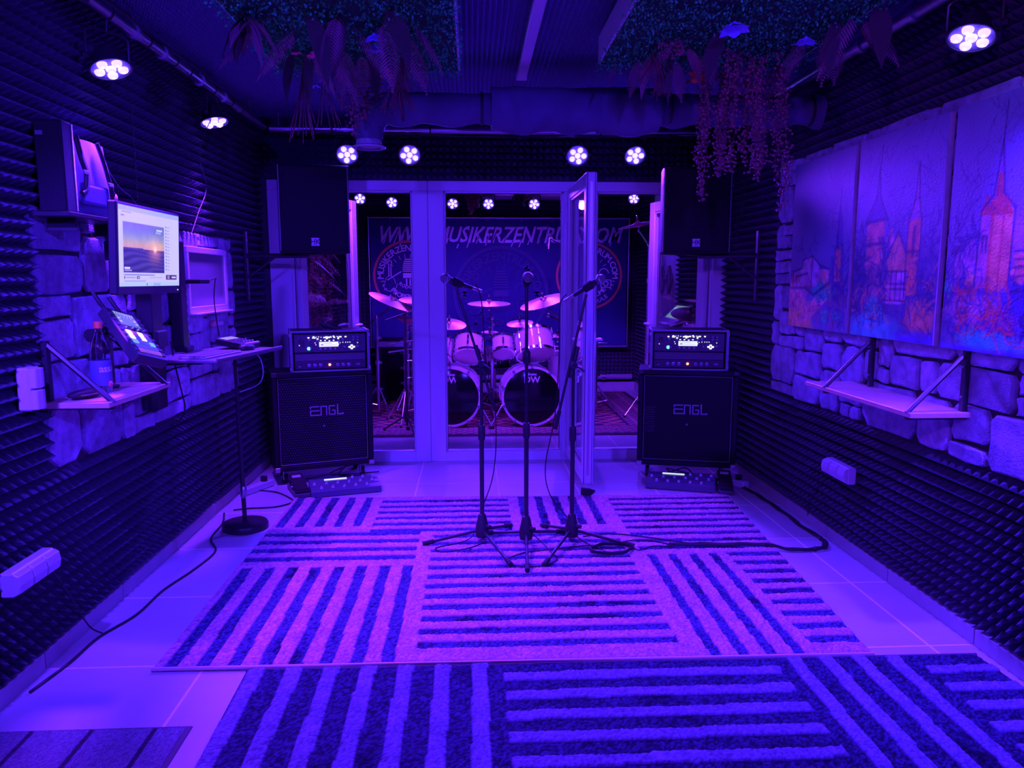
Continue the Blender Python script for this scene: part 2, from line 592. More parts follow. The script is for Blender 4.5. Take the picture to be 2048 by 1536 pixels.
def foam_area(parent, o, u, v, W, H, p=.05, d=.058, m=M_foam, size=10):
    """tile the rectangle o + W*u + H*v with foam panels (u x v points into the room)"""
    nx, ny = int(round(W / p)), int(round(H / p))
    px, py = W / nx, H / ny
    u, v = Vector(u), Vector(v)
    i = 0
    while i < nx:
        a = min(size, nx - i)
        j = 0
        while j < ny:
            b = min(size, ny - j)
            M = frame(Vector(o) + u * (i * px) + v * (j * py), u, v) @ Matrix.Diagonal((px / p, py / p, 1, 1))
            link('foam_panel', foam_mesh(a, b, p, d, m), parent, M)
            j += b
        i += a


ST0, ST1 = .70, 1.70     # stone band on the left wall
# left wall, room side is +x: u = -y, v = z  -> u x v = -x... so use u=+y, v=+z (y x z = +x)
foam_area(wall_left, (XL, 1.45, .07), (0, 1, 0), (0, 0, 1), 4.35, .625)
foam_area(wall_left, (XL, .45, .07), (0, 1, 0), (0, 0, 1), 1.0, 2.5)
foam_area(wall_left, (XL, 1.45, .695), (0, 1, 0), (0, 0, 1), 1.38, 1.0)
foam_area(wall_left, (XL, 5.08, .695), (0, 1, 0), (0, 0, 1), .70, 1.0)
foam_area(wall_left, (XL, 1.45, 1.695), (0, 1, 0), (0, 0, 1), 4.35, .9)
# right wall: u = -y, v = z -> (-y) x z = -x
foam_area(wall_right, (XR, 5.8, .07), (0, -1, 0), (0, 0, 1), 4.4, .625)
foam_area(wall_right, (XR, 5.8, .695), (0, -1, 0), (0, 0, 1), 1.0, 1.45)
foam_area(wall_right, (XR, 5.8, 2.145), (0, -1, 0), (0, 0, 1), 4.4, .45)
foam_area(wall_right, (XR, 1.4, .07), (0, -1, 0), (0, 0, 1), 1.0, 2.5)
# header over the glass doors: u = x, v = z -> x x z = -y
foam_area(wall_front, (XL + .02, YP + .005, 2.165), (1, 0, 0), (0, 0, 1), 3.6, .45)
# ceiling: u = x, v = -y -> x x -y = -z
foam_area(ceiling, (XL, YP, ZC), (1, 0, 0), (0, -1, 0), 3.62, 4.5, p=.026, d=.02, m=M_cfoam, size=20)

for nm, x0, x1, fl in (('baseboard_left', XL, XL + .045, 1), ('baseboard_right', XR - .045, XR, -1)):
    b = struct(nm)
    for k in range(10):
        y0 = -.42 + k * .617
        MB().bx(x0, x1, y0 + .002, y0 + .615, .0, .066).build('skirting_tile', M_base, b, bevel=.002)


# --------------------------- stone cladding
def stones(parent, o, u, v, W, H, cell, seed, skip=(), asp=1.5):
    rnd = random.Random(seed)
    nx, ny = int(round(W / cell / asp)), int(round(H / cell))
    cx, cy = W / nx, H / ny
    used = [[False] * ny for _ in range(nx)]
    F = frame(o, u, v)
    n = 0
    for j in range(ny):
        for i in range(nx):
            if used[i][j]:
                continue
            w, h = rnd.choice([(1, 1), (2, 2), (3, 2), (3, 2), (2, 1), (3, 3), (1, 2), (2, 3), (4, 2), (3, 1), (4, 3)])
            while w > 1 and (i + w > nx or any(used[i + a][j] for a in range(w))):
                w -= 1
            h = min(h, ny - j)
            while h > 1 and any(used[i + a][j + b] for a in range(w) for b in range(h)):
                h -= 1
            for a in range(w):
                for b in range(h):
                    used[i + a][j + b] = True
            x0, x1, y0, y1 = i * cx + .006, (i + w) * cx - .006, j * cy + .006, (j + h) * cy - .006
            if any(x0 > s[0] and x1 < s[1] and y0 > s[2] and y1 < s[3] for s in skip):
                continue
            jx, jy = .016, .014
            c = min(x1 - x0, y1 - y0) * rnd.uniform(.08, .24)
            base = [(x0 + c, y0), ((x0 + x1) / 2, y0), (x1 - c, y0), (x1, y0 + c), (x1, (y0 + y1) / 2), (x1, y1 - c),
                    (x1 - c, y1), ((x0 + x1) / 2, y1), (x0 + c, y1), (x0, y1 - c), (x0, (y0 + y1) / 2), (x0, y0 + c)]
            pts = [(x + rnd.uniform(-jx, jx) * .5, y + rnd.uniform(-jy, jy) * .5) for x, y in base]
            mb = MB().prism(pts, 0, rnd.uniform(.016, .030), cham=.008)
            me = mb.mesh('stone', M_stone[rnd.choice([0, 0, 1, 2, 2, 3])])
            link('stone', me, parent, F)
            n += 1
    return n


MB().bx(XL - .001, XL + .02, 2.82, 5.08, ST0 - .005, ST1 - .005).build('mortar_backing', M_mortar, wall_left)
stones(wall_left, (XL + .02, 2.82, ST0), (0, 1, 0), (0, 0, 1), 2.26, .99, .080, 11)
MB().bx(XR - .02, XR + .001, 1.4, 4.80, .695, 2.15).build('mortar_backing', M_mortar, wall_right)
stones(wall_right, (XR - .02, 4.80, .70), (0, -1, 0), (0, 0, 1), 3.4, 1.45, .078, 5,
       skip=[(.36, 1.04, .46, 1.36), (1.10, 1.77, .46, 1.36), (1.84, 2.5, .46, 1.36)])

# --------------------------- drum room shell
d_left = MB().bx(DXL - .1, DXL, YP + .1, DYB, 0, ZC + .1).build('wall_far_left', M_lwall)
d_right = MB().bx(DXR, DXR + .1, YP + .1, DYB, 0, ZC + .1).build('wall_far_right', M_lwall)
d_back = MB().bx(DXL - .1, DXR + .1, DYB, DYB + .1, 0, ZC + .1).build('wall_back', M_wall)
d_ceil = MB().bx(DXL - .1, DXR + .1, YP + .1, DYB + .1, ZC, ZC + .1).build('ceiling_drum_room', M_wall)
for o in (d_left, d_right, d_back, d_ceil):
    o['kind'] = 'structure'
foam_area(d_back, (DXL, DYB, .10), (1, 0, 0), (0, 0, 1), 3.9, 2.5, p=.05, d=.04)
foam_area(d_right, (DXR, 7.75, .10), (0, -1, 0), (0, 0, 1), 1.8, 2.5)
foam_area(d_right, (DXR, 9.58, .10), (0, -1, 0), (0, 0, 1), .6, 2.5)
foam_area(d_left, (DXL, 8.6, .10), (0, 1, 0), (0, 0, 1), .95, 2.5)
b = struct('baseboard_drum_room')
MB().bx(DXL, DXR, DYB - .08, DYB - .05, 0, .11).build('skirting_board', M_base, b, bevel=.004)
MB().bx(DXR - .08, DXR - .05, YP + .12, DYB - .05, 0, .11).build('skirting_board', M_base, b, bevel=.004)
# drum room left wall: stone cladding like the other room
stones(d_left, (DXL, 6.1, .6), (0, 1, 0), (0, 0, 1), 2.4, 1.3, .13, 21)

# --------------------------- white glass doors between the rooms


def bar(x0, x1, z0, z1, y0=YP - .02, y1=YP + .075):
    return MB().bx(x0, x1, y0, y1, z0, z1)


FT, FB = 2.158, .075


def door_frame(n, x0, x1, jl, jr):
    d = struct('door_%d' % n)
    bar(x0 - jl, x1 + jr, 2.085, FT).build('frame_head', M_pvc, d, bevel=.004)
    bar(x0 - jl, x0, .0, 2.085).build('frame_jamb', M_pvc, d, bevel=.004)
    bar(x1, x1 + jr, .0, 2.085).build('frame_jamb', M_pvc, d, bevel=.004)
    bar(x0, x1, .0, FB).build('frame_sill', M_pvc, d, bevel=.004)
    MB().bx(x0, x1, YP + .005, YP + .055, FB, FB + .008).build('threshold_strip', M_alu, d)
    # stepped rebate and gasket around the opening
    mb = MB()
    for a, c in ((x0, x0 + .012), (x1 - .012, x1)):
        mb.bx(a, c, YP + .02, YP + .065, FB, 2.085)
    mb.bx(x0, x1, YP + .02, YP + .065, 2.073, 2.085)
    mb.build('rebate', M_pvc, d)
    mb = MB()
    for a, c in ((x0 + .012, x0 + .016), (x1 - .016, x1 - .012)):
        mb.bx(a, c, YP + .03, YP + .045, FB, 2.073)
    mb.bx(x0, x1, YP + .03, YP + .045, 2.069, 2.073)
    mb.build('gasket', M_pvcg, d)
    return d


def leaf(d, M, w, z0=.06, z1=2.10, t=.07, s=.085, handle=True, hside=1):
    """door leaf in its own frame: x along its width from the hinge, y its thickness"""
    lf = bpy.data.objects.new('leaf', None)
    COL.objects.link(lf)
    lf.parent = d
    lf.matrix_local = M
    for nm, a in (('hinge_stile', (0, s)), ('lock_stile', (w - s, w))):
        MB().bx(a[0], a[1], -t / 2, t / 2, z0, z1).build(nm, M_pvc, lf, bevel=.005)
    MB().bx(s, w - s, -t / 2, t / 2, z1 - s, z1).build('top_rail', M_pvc, lf, bevel=.005)
    MB().bx(s, w - s, -t / 2, t / 2, z0, z0 + s).build('bottom_rail', M_pvc, lf, bevel=.005)
    # glazing beads
    mb = MB()
    for y in (-t / 2 + .008, t / 2 - .016):
        mb.bx(s, s + .014, y, y + .008, z0 + s, z1 - s).bx(w - s - .014, w - s, y, y + .008, z0 + s, z1 - s)
        mb.bx(s, w - s, y, y + .008, z0 + s, z0 + s + .014).bx(s, w - s, y, y + .008, z1 - s - .014, z1 - s)
    mb.build('glazing_bead', M_pvc, lf)
    MB().bx(s, w - s, -.011, -.007, z0 + s, z1 - s).build('pane', M_glass, lf)
    # lock strip and espagnolette on the free edge
    MB().bx(w - .0005, w + .002, -.010, .010, z0 + .06, z1 - .06).build('lock_strip', M_steel, lf)
    MB().bx(w - .001, w + .0015, -.030, -.024, z0, z1).bx(w - .001, w + .0015, .022, .026, z0, z1).build('edge_gasket', M_pvcg, lf)
    if handle:
        for sg in (-1, 1):
            y = sg * t / 2
            mb = MB().box((w - .045, y + sg * .006, 1.0), (.034, .012, .16))
            mb.cyl((w - .045, y, 1.03), (w - .045, y + sg * .05, 1.03), .010, n=10)
            mb.tube([(w - .045, y + sg * .05, 1.03), (w - .09, y + sg * .052, 1.028), (w - .165, y + sg * .05, 1.025)], [.010, .011, .009], 8)
            mb.build('handle', M_white, lf, smooth=40)
    for z in (.25, 1.05, 1.9):
        MB().cyl((-.006, -t / 2 - .006, z - .05), (-.006, -t / 2 - .006, z + .05), .009, n=10).build('hinge', M_white, lf, smooth=40)
    return lf


d1 = door_frame(1, -1.36, -.45, .16, .118)
d2 = door_frame(2, -.212, .70, .118, .128)
d3 = door_frame(3, .957, 1.87, .127, .13)


def leafM(hx, hy, ang):
    return Matrix.Translation((hx, hy, 0)) @ Matrix.Rotation(ang, 4, 'Z')


leaf(d1, leafM(-1.345, YP + .10, R(70)), .90)
leaf(d2, leafM(.765, YP - .05, R(-90)), .90)
leaf(d3, leafM(1.86, YP + .10, R(180 - 75)), .90)

# hangings inside the side leaves of the drum room
for (x, y0, sg, lb) in ((-1.40, 6.35, 1, 'pale floor-length curtain strip beside the left open leaf'), (2.05, 6.15, -1, 'pale floor-length curtain strip beside the right open leaf')):
    n = 40
    vs, fs = [], []
    for i in range(n + 1):
        t = i / n
        for z in (.15, 2.3):
            vs.append((x + .018 * math.sin(t * 26) + .004 * math.sin(t * 71), y0 - .18 + .22 * t, z))
    for i in range(n):
        fs.append((2 * i, 2 * i + 2, 2 * i + 3, 2 * i + 1))
    mb = MB().add(vs, fs)
    o = mb.build('curtain_strip', M_curt, smooth=60)
    o.modifiers.new('thickness', 'SOLIDIFY').thickness = .003
    tag(o, lb, 'curtain', 'curtain strips in the drum room')

# ------------------------------------------------------------------ pipes under the ceiling


def pipe_run(label, p0, p1, r=.025, clamps=(), bands=(), posts=(), name='lighting_pipe', m=M_galv, group='lighting pipes under the ceiling'):
    p0, p1 = Vector(p0), Vector(p1)
    t = thing(name, label, 'pipe', p0, group=group)
    d = p1 - p0
    MB().cyl((0, 0, 0), d, r, n=20).build('tube', m, t, smooth=40)
    u = d.normalized()
    for c in clamps:
        q = d * c
        mb = MB().cyl(q - u * .018, q + u * .018, r * 1.28, n=20)
        mb.cyl(q, q + Vector((0, 0, .06)), .006, n=8)
        mb.build('clamp', M_steel, t, smooth=40)
    for c in bands:
        q = d * c
        MB().cyl(q - u * .006, q + u * .006, r * 1.1, n=20).build('cable_tie', M_black, t, smooth=40)
    for c in posts:
        q = d * c
        MB().cyl(q, q + Vector((0, 0, ZC - .03 - p0.z - d.z * c)), .005, n=8).build('threaded_rod', M_steel, t, smooth=40)
    return t


pipe_run('long galvanised pipe along the left side of the ceiling', (-1.45, -.6, 2.48), (-1.45, 5.5, 2.48), clamps=(.55, .67, .72, .80, .86), bands=(.60, .63, .69, .74, .77, .83, .88, .91), posts=(.1, .4, .62, .95))
pipe_run('long galvanised pipe along the right side of the ceiling', (1.78, -.6, 2.48), (1.78, 4.5, 2.48), r=.030, clamps=(.72, .80), bands=(.76, .78, .86), posts=(.1, .4, .7, .97))
pipe_run('galvanised pipe across the room above the glass doors', (-1.42, 5.56, 2.48), (1.72, 5.56, 2.48), clamps=(.17, .31, .69, .82), bands=(.1, .14, .25, .36, .75), posts=(.02, .5, .98))
pipe_run('galvanised pipe across the rear wall behind the camera', (-1.42, -.25, 2.48), (1.75, -.25, 2.48), posts=(.02, .5, .98))
pipe_run('thin pipe above the drum room partition', (-1.5, 6.12, 2.58), (1.9, 6.12, 2.58), r=.015, posts=(.02, .98))
for pth, lb, r in (([(-1.44, 3.0, 2.515), (-1.41, 3.3, 2.50), (-1.45, 3.7, 2.518), (-1.40, 4.1, 2.50), (-1.44, 4.6, 2.515), (-1.42, 5.2, 2.51)], 'black cable wound along the left ceiling pipe', .007),
                   ([(-1.3, 5.55, 2.452), (-.9, 5.54, 2.446), (-.5, 5.545, 2.45), (0, 5.53, 2.435), (.5, 5.54, 2.44), (1.1, 5.545, 2.448), (1.5, 5.55, 2.452)], 'black cable strapped under the pipe above the glass doors', .007)):
    tag(MB().tube(catmull(pth, 5), r, 6).build('lamp_cable', M_cable, smooth=60), lb, 'cable', 'lamp cables along the pipes')

# ceiling light batten (off)
t = thing('ceiling_light', 'slim white strip light fixed to the ceiling between the plant panels', 'light', (.29, 0, 0))
MB().bx(-.028, .028, 2.6, 4.42, 2.555, 2.59).build('housing', M_white, t, bevel=.005)
MB().bx(-.031, .031, 4.42, 4.47, 2.55, 2.592).build('end_cap', M_pvc, t, bevel=.004)
MB().bx(-.031, .031, 2.55, 2.6, 2.55, 2.592).build('end_cap', M_pvc, t, bevel=.004)
MB().bx(-.012, .012, 2.7, 2.74, 2.59, 2.615).bx(-.012, .012, 4.2, 4.24, 2.59, 2.615).build('mounting_clip', M_steel, t)

# ------------------------------------------------------------------ cloth wrapped air duct
t = thing('air_duct', 'air duct wrapped in grey cloth with a bend and round outlet', 'duct', (0, 4.2, 2.335))


def wrapped(x0, x1, r, seed, z=0, n=40, sag=.012):
    rnd = random.Random(seed)
    rings, m = [], 26
    ph = [rnd.uniform(0, 6.28) for _ in range(6)]
    vs, fs = [], []
    for i in range(n + 1):
        x = x0 + (x1 - x0) * i / n
        for k in range(m):
            a = 2 * PI * k / m
            rr = r * (1 + .02 * math.sin(14 * x + 2 * a + ph[0]) + .018 * math.sin(31 * x - 3 * a + ph[1]) + .012 * math.sin(57 * x + a + ph[2]))
            low = max(0, -math.sin(a)) ** 6
            vs.append((x, rr * math.cos(a), z + rr * math.sin(a) - low * sag * (1 + math.sin(23 * x + ph[3]))))
    for i in range(n):
        for k in range(m):
            j = (k + 1) % m
            fs.append((i * m + k, i * m + j, (i + 1) * m + j, (i + 1) * m + k))
    fs.append(tuple(range(m)))
    fs.append(tuple(reversed(range(n * m, (n + 1) * m))))
    return MB().add(vs, fs)


wrapped(.11, .70, .112, 1).build('wide_sleeve', M_duct, t, smooth=50)
wrapped(.69, 1.02, .117, 2, n=24).build('wide_sleeve', M_duct, t, smooth=50)
wrapped(-.44, .13, .078, 3, z=.0).build('cloth_sleeve', M_duct, t, smooth=50)
wrapped(1.0, 1.93, .078, 4, z=.01).build('cloth_sleeve', M_duct, t, smooth=50)
el = [(-.42 - .13 * math.sin(a), 0, -.13 + .13 * math.cos(a)) for a in [R(q) for q in range(0, 91, 10)]]
MB().tube(el + [(-.55, 0, -.17)], [.08] * len(el) + [.072], 24).build('bend', M_duct, t, smooth=50)
MB().lathe([(.066, -.212), (.088, -.212), (.090, -.205), (.070, -.196), (.064, -.15), (.060, -.15), (.060, -.212)], 28, Matrix.Translation((-.55, 0, 0))).build('outlet_ring', M_lgrey, t, smooth=50)
MB().lathe([(0, -.202), (.045, -.205), (.062, -.195)], 28, Matrix.Translation((-.55, 0, 0))).build('outlet_disc', M_lgrey, t, smooth=50)
for x, r in ((-.1, .078), (.15, .11), (1.07, .08), (1.6, .08)):
    MB().cyl((x, 0, r), (x, 0, ZC - 2.335 - .02), .003, n=6).build('hanging_wire', M_steel, t)
for x, r in ((-.36, .084), (.06, .084), (1.08, .084), (1.86, .084)):
    MB().lathe([(r, -.008), (r + .003, 0), (r, .008)], 24, Matrix.Translation((x, 0, .005 if x > 1 else 0)) @ Matrix.Rotation(PI / 2, 4, 'Y')).build('strap', M_black, t, smooth=50)

# ------------------------------------------------------------------ hanging plant panels


def leaf_blade(mb, p, d, up, L, W, n=5, droop=.3):
    """simple tapering leaf along d"""
    p, d, up = Vector(p), Vector(d).normalized(), Vector(up)
    s = d.cross(up)
    if s.length < 1e-3:
        s = d.cross(Vector((1, 0, 0)))
    s.normalize()
    vs, fs = [], []
    for i in range(n + 1):
        t = i / n
        w = W * math.sin(PI * (0.08 + 0.92 * t) ** .8) * .5 if t < 1 else 0
        q = p + d * (L * t) + Vector((0, 0, -droop * L * t * t))
        vs += [tuple(q - s * w), tuple(q + s * w)]
    for i in range(n):
        fs.append((2 * i, 2 * i + 1, 2 * i + 3, 2 * i + 2))
    mb.add(vs, fs)


def fern(rnd, L, n=22, droop=.35, wid=.20):
    """frond along +x: stem with paired leaflets"""
    mb = MB()
    P = [Vector((L * t, 0, -droop * L * t * t)) for t in [i / n for i in range(n + 1)]]
    mb.tube(P, .0022, 4)
    for i in range(2, n + 1):
        t = i / n
        w = L * wid * math.sin(PI * min(1, .15 + .9 * t)) + .008
        for sg in (-1, 1):
            leaf_blade(mb, P[i], (.55, sg, -.35), (0, 0, 1), w, L / n * .8, 2, .35)
    return mb


def big_leaf(L, W, droop=.4):
    mb = MB()
    leaf_blade(mb, (0, 0, 0), (1, 0, 0), (0, 0, 1), L, W, 8, droop)
    P = [Vector((L * t, 0, -droop * L * t * t + .002)) for t in [i / 8 for i in range(9)]]
    mb.tube(P, .0025, 4)
    return mb


def vine(rnd, L, dense=1.0, leafr=.0075):
    """string of small round leaves hanging along -z"""
    mb = MB()
    P, x, y = [], 0, 0
    n = max(4, int(L / .022))
    for i in range(n + 1):
        x += rnd.uniform(-.010, .010)
        y += rnd.uniform(-.008, .008)
        P.append(Vector((x, y, -L * i / n)))
    mb.tube(P, .0016, 4)
    for i in range(1, n + 1):
        for _ in range(max(1, int(2 * dense))):
            a = rnd.uniform(0, 2 * PI)
            q = P[i] + Vector((math.cos(a), math.sin(a), rnd.uniform(-.6, .3))) * rnd.uniform(.004, .028)
            r = leafr * rnd.uniform(.6, 1.2)
            mb.sphere(q, r, 5, 3, sc=(1, .75, .9))
    return mb


def rand_dir(rnd, down=.5):
    a = rnd.uniform(0, 2 * PI)
    return Vector((math.cos(a), math.sin(a), -down * rnd.random()))


def plant_panel(name, label, x0, x1, y0, y1, zb, seed, vines, tails, oranges, blues, pinks, ferns, darks):
    rnd = random.Random(seed)
    t = thing(name, label, 'plant panel', (0, 0, 0), group='plant panels hung under the ceiling')
    h = .12
    for nm, a in (('side_board', (x0, x0 + .018, y0, y1)), ('side_board', (x1 - .018, x1, y0, y1)), ('end_board', (x0, x1, y0, y0 + .018)), ('end_board', (x0, x1, y1 - .018, y1))):
        MB().bx(*a, zb + .03, zb + .03 + h).build(nm, M_white, t, bevel=.003)
    MB().bx(x0 + .01, x1 - .01, y0 + .01, y1 - .01, zb + .028, zb + .045).build('moss_mat', M_mossd, t)
    # moss: thousands of tiny leaves nobody could count
    V, F = [], []
    N = 9000
    px = RNG.uniform(x0 - .01, x1 + .01, N)
    py = RNG.uniform(y0, y1 + .015, N)
    pz = zb + RNG.uniform(-.012, .045, N)
    for i in range(N):
        d = Vector((RNG.normal(), RNG.normal(), RNG.normal() - .6)).normalized()
        e = d.cross(Vector((RNG.normal(), RNG.normal(), RNG.normal()))).normalized() * .0045
        p = Vector((px[i], py[i], pz[i]))
        q = p + d * .014
        k = len(V)
        V += [tuple(p - e * .5), tuple(p + d * .007 + e), tuple(q), tuple(p + d * .007 - e)]
        F.append((k, k + 1, k + 2, k + 3))
    MB().add(V, F).build('moss', M_moss, t, kind='stuff')
    for i in range(3):
        MB().cyl((x0 + (x1 - x0) * (.1 + .4 * i), y1 - .1, zb + .14), (x0 + (x1 - x0) * (.1 + .4 * i), y1 - .1, ZC - .015), .002, n=6).build('hanging_wire', M_steel, t)

    def put(nm, mb, m, p, rz, ry=0.0, **k):
        o = mb.build(nm, m, t, **k)
        o.matrix_local = Matrix.Translation(p) @ Matrix.Rotation(rz, 4, 'Z') @ Matrix.Rotation(ry, 4, 'Y')
        return o
    for (fx, fy, L, rz) in ferns:
        put('fern_frond', fern(rnd, L), M_fern, (fx, fy, zb + .01), R(rz), R(25 + rnd.uniform(-10, 20)))
    for (fx, fy, L, W, rz) in darks:
        put('large_leaf', big_leaf(L, W), M_fernd if rnd.random() < .6 else M_fern, (fx, fy, zb + .005), R(rz), R(30 + rnd.uniform(-10, 25)))
    for (fx, fy, L, dn) in vines:
        o = put('hanging_vine', vine(rnd, L, dn), M_vine, (fx, fy, zb + .01), 0)
    for (fx, fy, L, nn, sp) in tails:
        mb = MB()
        for q in range(nn):
            a = rnd.uniform(0, 2 * PI)
            s = rnd.uniform(.2, 1) * sp
            mb.tube(catmull([(0, 0, 0), (s * .3 * math.cos(a), s * .3 * math.sin(a), -L * .4), (s * math.cos(a), s * math.sin(a), -L * rnd.uniform(.75, 1)), (s * 1.4 * math.cos(a), s * 1.4 * math.sin(a), -L * rnd.uniform(.95, 1.15))], 4), .0018, 4)
        put('trailing_grass', mb, M_vine, (fx, fy, zb + .02), 0)
    for (fx, fy, nn, s, m, nm) in [(*o, M_orange, 'orange_blossom') for o in oranges] + [(*o, M_bluefl, 'blue_blossom') for o in blues] + [(*o, M_pink, 'pink_blossom') for o in pinks]:
        for q in range(nn):
            mb = MB()
            for k in range(6):
                a = 2 * PI * k / 6 + q
                leaf_blade(mb, (0, 0, 0), (math.cos(a), math.sin(a), -.8), (0, 0, 1), s, s * .75, 4, -.25)
            mb.sphere((0, 0, -.004), s * .16, 6, 4)
            sp = .055 if nn > 1 else 0
            put(nm, mb, m, (fx + rnd.uniform(-sp, sp), fy + rnd.uniform(-sp, sp) * .6, zb - .015 - rnd.uniform(0, sp * .8)), rnd.uniform(0, 6), R(rnd.uniform(-30, 30)))
    return t


rl = random.Random(3)
plant_panel('plant_panel', 'moss panel with dark ferns and orange blossoms left of the strip light', -.93, -.05, 2.3, 3.84, 2.40, 31,
            vines=[(-.60, 3.80, .24, 2.5), (-.57, 3.82, .28, 2.5), (-.54, 3.78, .22, 2.5), (-.50, 3.80, .16, 2), (-.47, 3.82, .13, 2), (-.62, 3.77, .18, 2), (-.44, 3.8, .1, 2), (-.52, 3.84, .2, 2)],
            tails=[(-.78, 3.7, .30, 16, .10), (-.34, 3.66, .20, 30, .07), (-.30, 3.5, .14, 24, .05), (-.70, 3.74, .25, 8, .08)],
            oranges=[(-.36, 3.62, 12, .024)], blues=[(-.72, 3.78, 5, .03), (-.40, 3.30, 1, .06), (-.38, 3.15, 1, .07)], pinks=[(-.74, 3.38, 1, .035), (-.68, 3.42, 1, .035), (-.66, 3.40, 1, .03)],
            ferns=[(-.66, 3.45, .22, 90), (-.62, 3.5, .20, 60), (-.58, 3.55, .20, 100), (-.55, 3.4, .24, 75), (-.48, 3.5, .2, 95), (-.70, 3.2, .26, 150), (-.6, 3.1, .28, 70), (-.33, 3.05, .26, 85), (-.27, 3.2, .28, 70), (-.22, 3.1, .2, 20), (-.5, 3.0, .25, 120), (-.78, 3.1, .25, 170), (-.45, 3.2, .22, 40)],
            darks=[(-.72, 3.5, .24, .045, 100), (-.70, 3.5, .2, .05, 60), (-.78, 3.5, .2, .05, 140), (-.45, 3.55, .2, .06, 85), (-.38, 3.5, .2, .05, 50), (-.30, 3.55, .16, .04, 30), (-.86, 3.05, .16, .06, 190), (-.86, 3.05, .16, .06, 220), (-.86, 3.07, .15, .06, 250), (-.86, 3.07, .16, .06, 150), (-.86, 3.05, .15, .06, 110), (-.84, 3.05, .16, .05, 60), (-.84, 3.03, .16, .06, 30), (-.84, 3.02, .14, .05, -10), (-.6, 3.0, .25, .08, 70), (-.5, 3.05, .25, .08, 110), (-.3, 2.95, .2, .09, 60), (-.13, 3.15, .12, .04, 10)])
plant_panel('plant_panel', 'moss panel with red trailing vines and a blue blossom right of the strip light', .60, 1.52, 2.2, 3.68, 2.40, 47,
            vines=[(1.10 + .0165 * i + rl.uniform(-.012, .012), 3.60 + rl.uniform(-.06, .08), rl.uniform(.36, .50) if i not in (0, 1, 20, 21) else rl.uniform(.56, .68), 2.2) for i in range(22)] +
                  [(1.06 + .03 * i, 3.35 + rl.uniform(-.1, .1), rl.uniform(.15, .35), 2) for i in range(10)] + [(.80 + .02 * i, 3.2, .07, 2) for i in range(5)],
            tails=[(.86, 3.5, .16, 14, .05), (.80, 3.4, .1, 20, .06)], oranges=[(1.06, 3.62, 8, .03)], blues=[(1.0, 2.95, 1, .085), (1.35, 3.1, 1, .07)], pinks=[],
            ferns=[(.76, 3.5, .18, 95), (.84, 3.52, .16, 70), (.92, 3.5, .20, 60), (.98, 3.4, .16, 20), (1.42, 3.0, .24, 80), (1.46, 3.1, .22, 60), (1.50, 2.95, .24, 20), (1.45, 2.9, .25, 110), (.85, 3.3, .2, 120), (1.38, 3.2, .2, 95), (1.0, 3.2, .2, 75)],
            darks=[(.80, 3.45, .18, .05, 100), (.88, 3.42, .2, .035, 80), (.94, 3.35, .16, .06, 30), (1.0, 3.1, .2, .07, 100), (1.4, 2.95, .2, .06, 85), (1.52, 3.0, .16, .06, 10), (.68, 3.6, .1, .03, 150), (1.48, 2.8, .2, .08, 45)])

# ------------------------------------------------------------------ rugs
def rug_noise(H, W, k, rng):
    a = rng.random((H // k + 3, W // k + 3))
    y, x = np.arange(H) / k, np.arange(W) / k
    yi, xi = y.astype(int), x.astype(int)
    fy, fx = (y - yi)[:, None], (x - xi)[None]
    g = lambda i, j: a[np.ix_(yi + i, xi + j)]
    return g(0, 0) * (1 - fy) * (1 - fx) + g(1, 0) * fy * (1 - fx) + g(0, 1) * (1 - fy) * fx + g(1, 1) * fy * fx


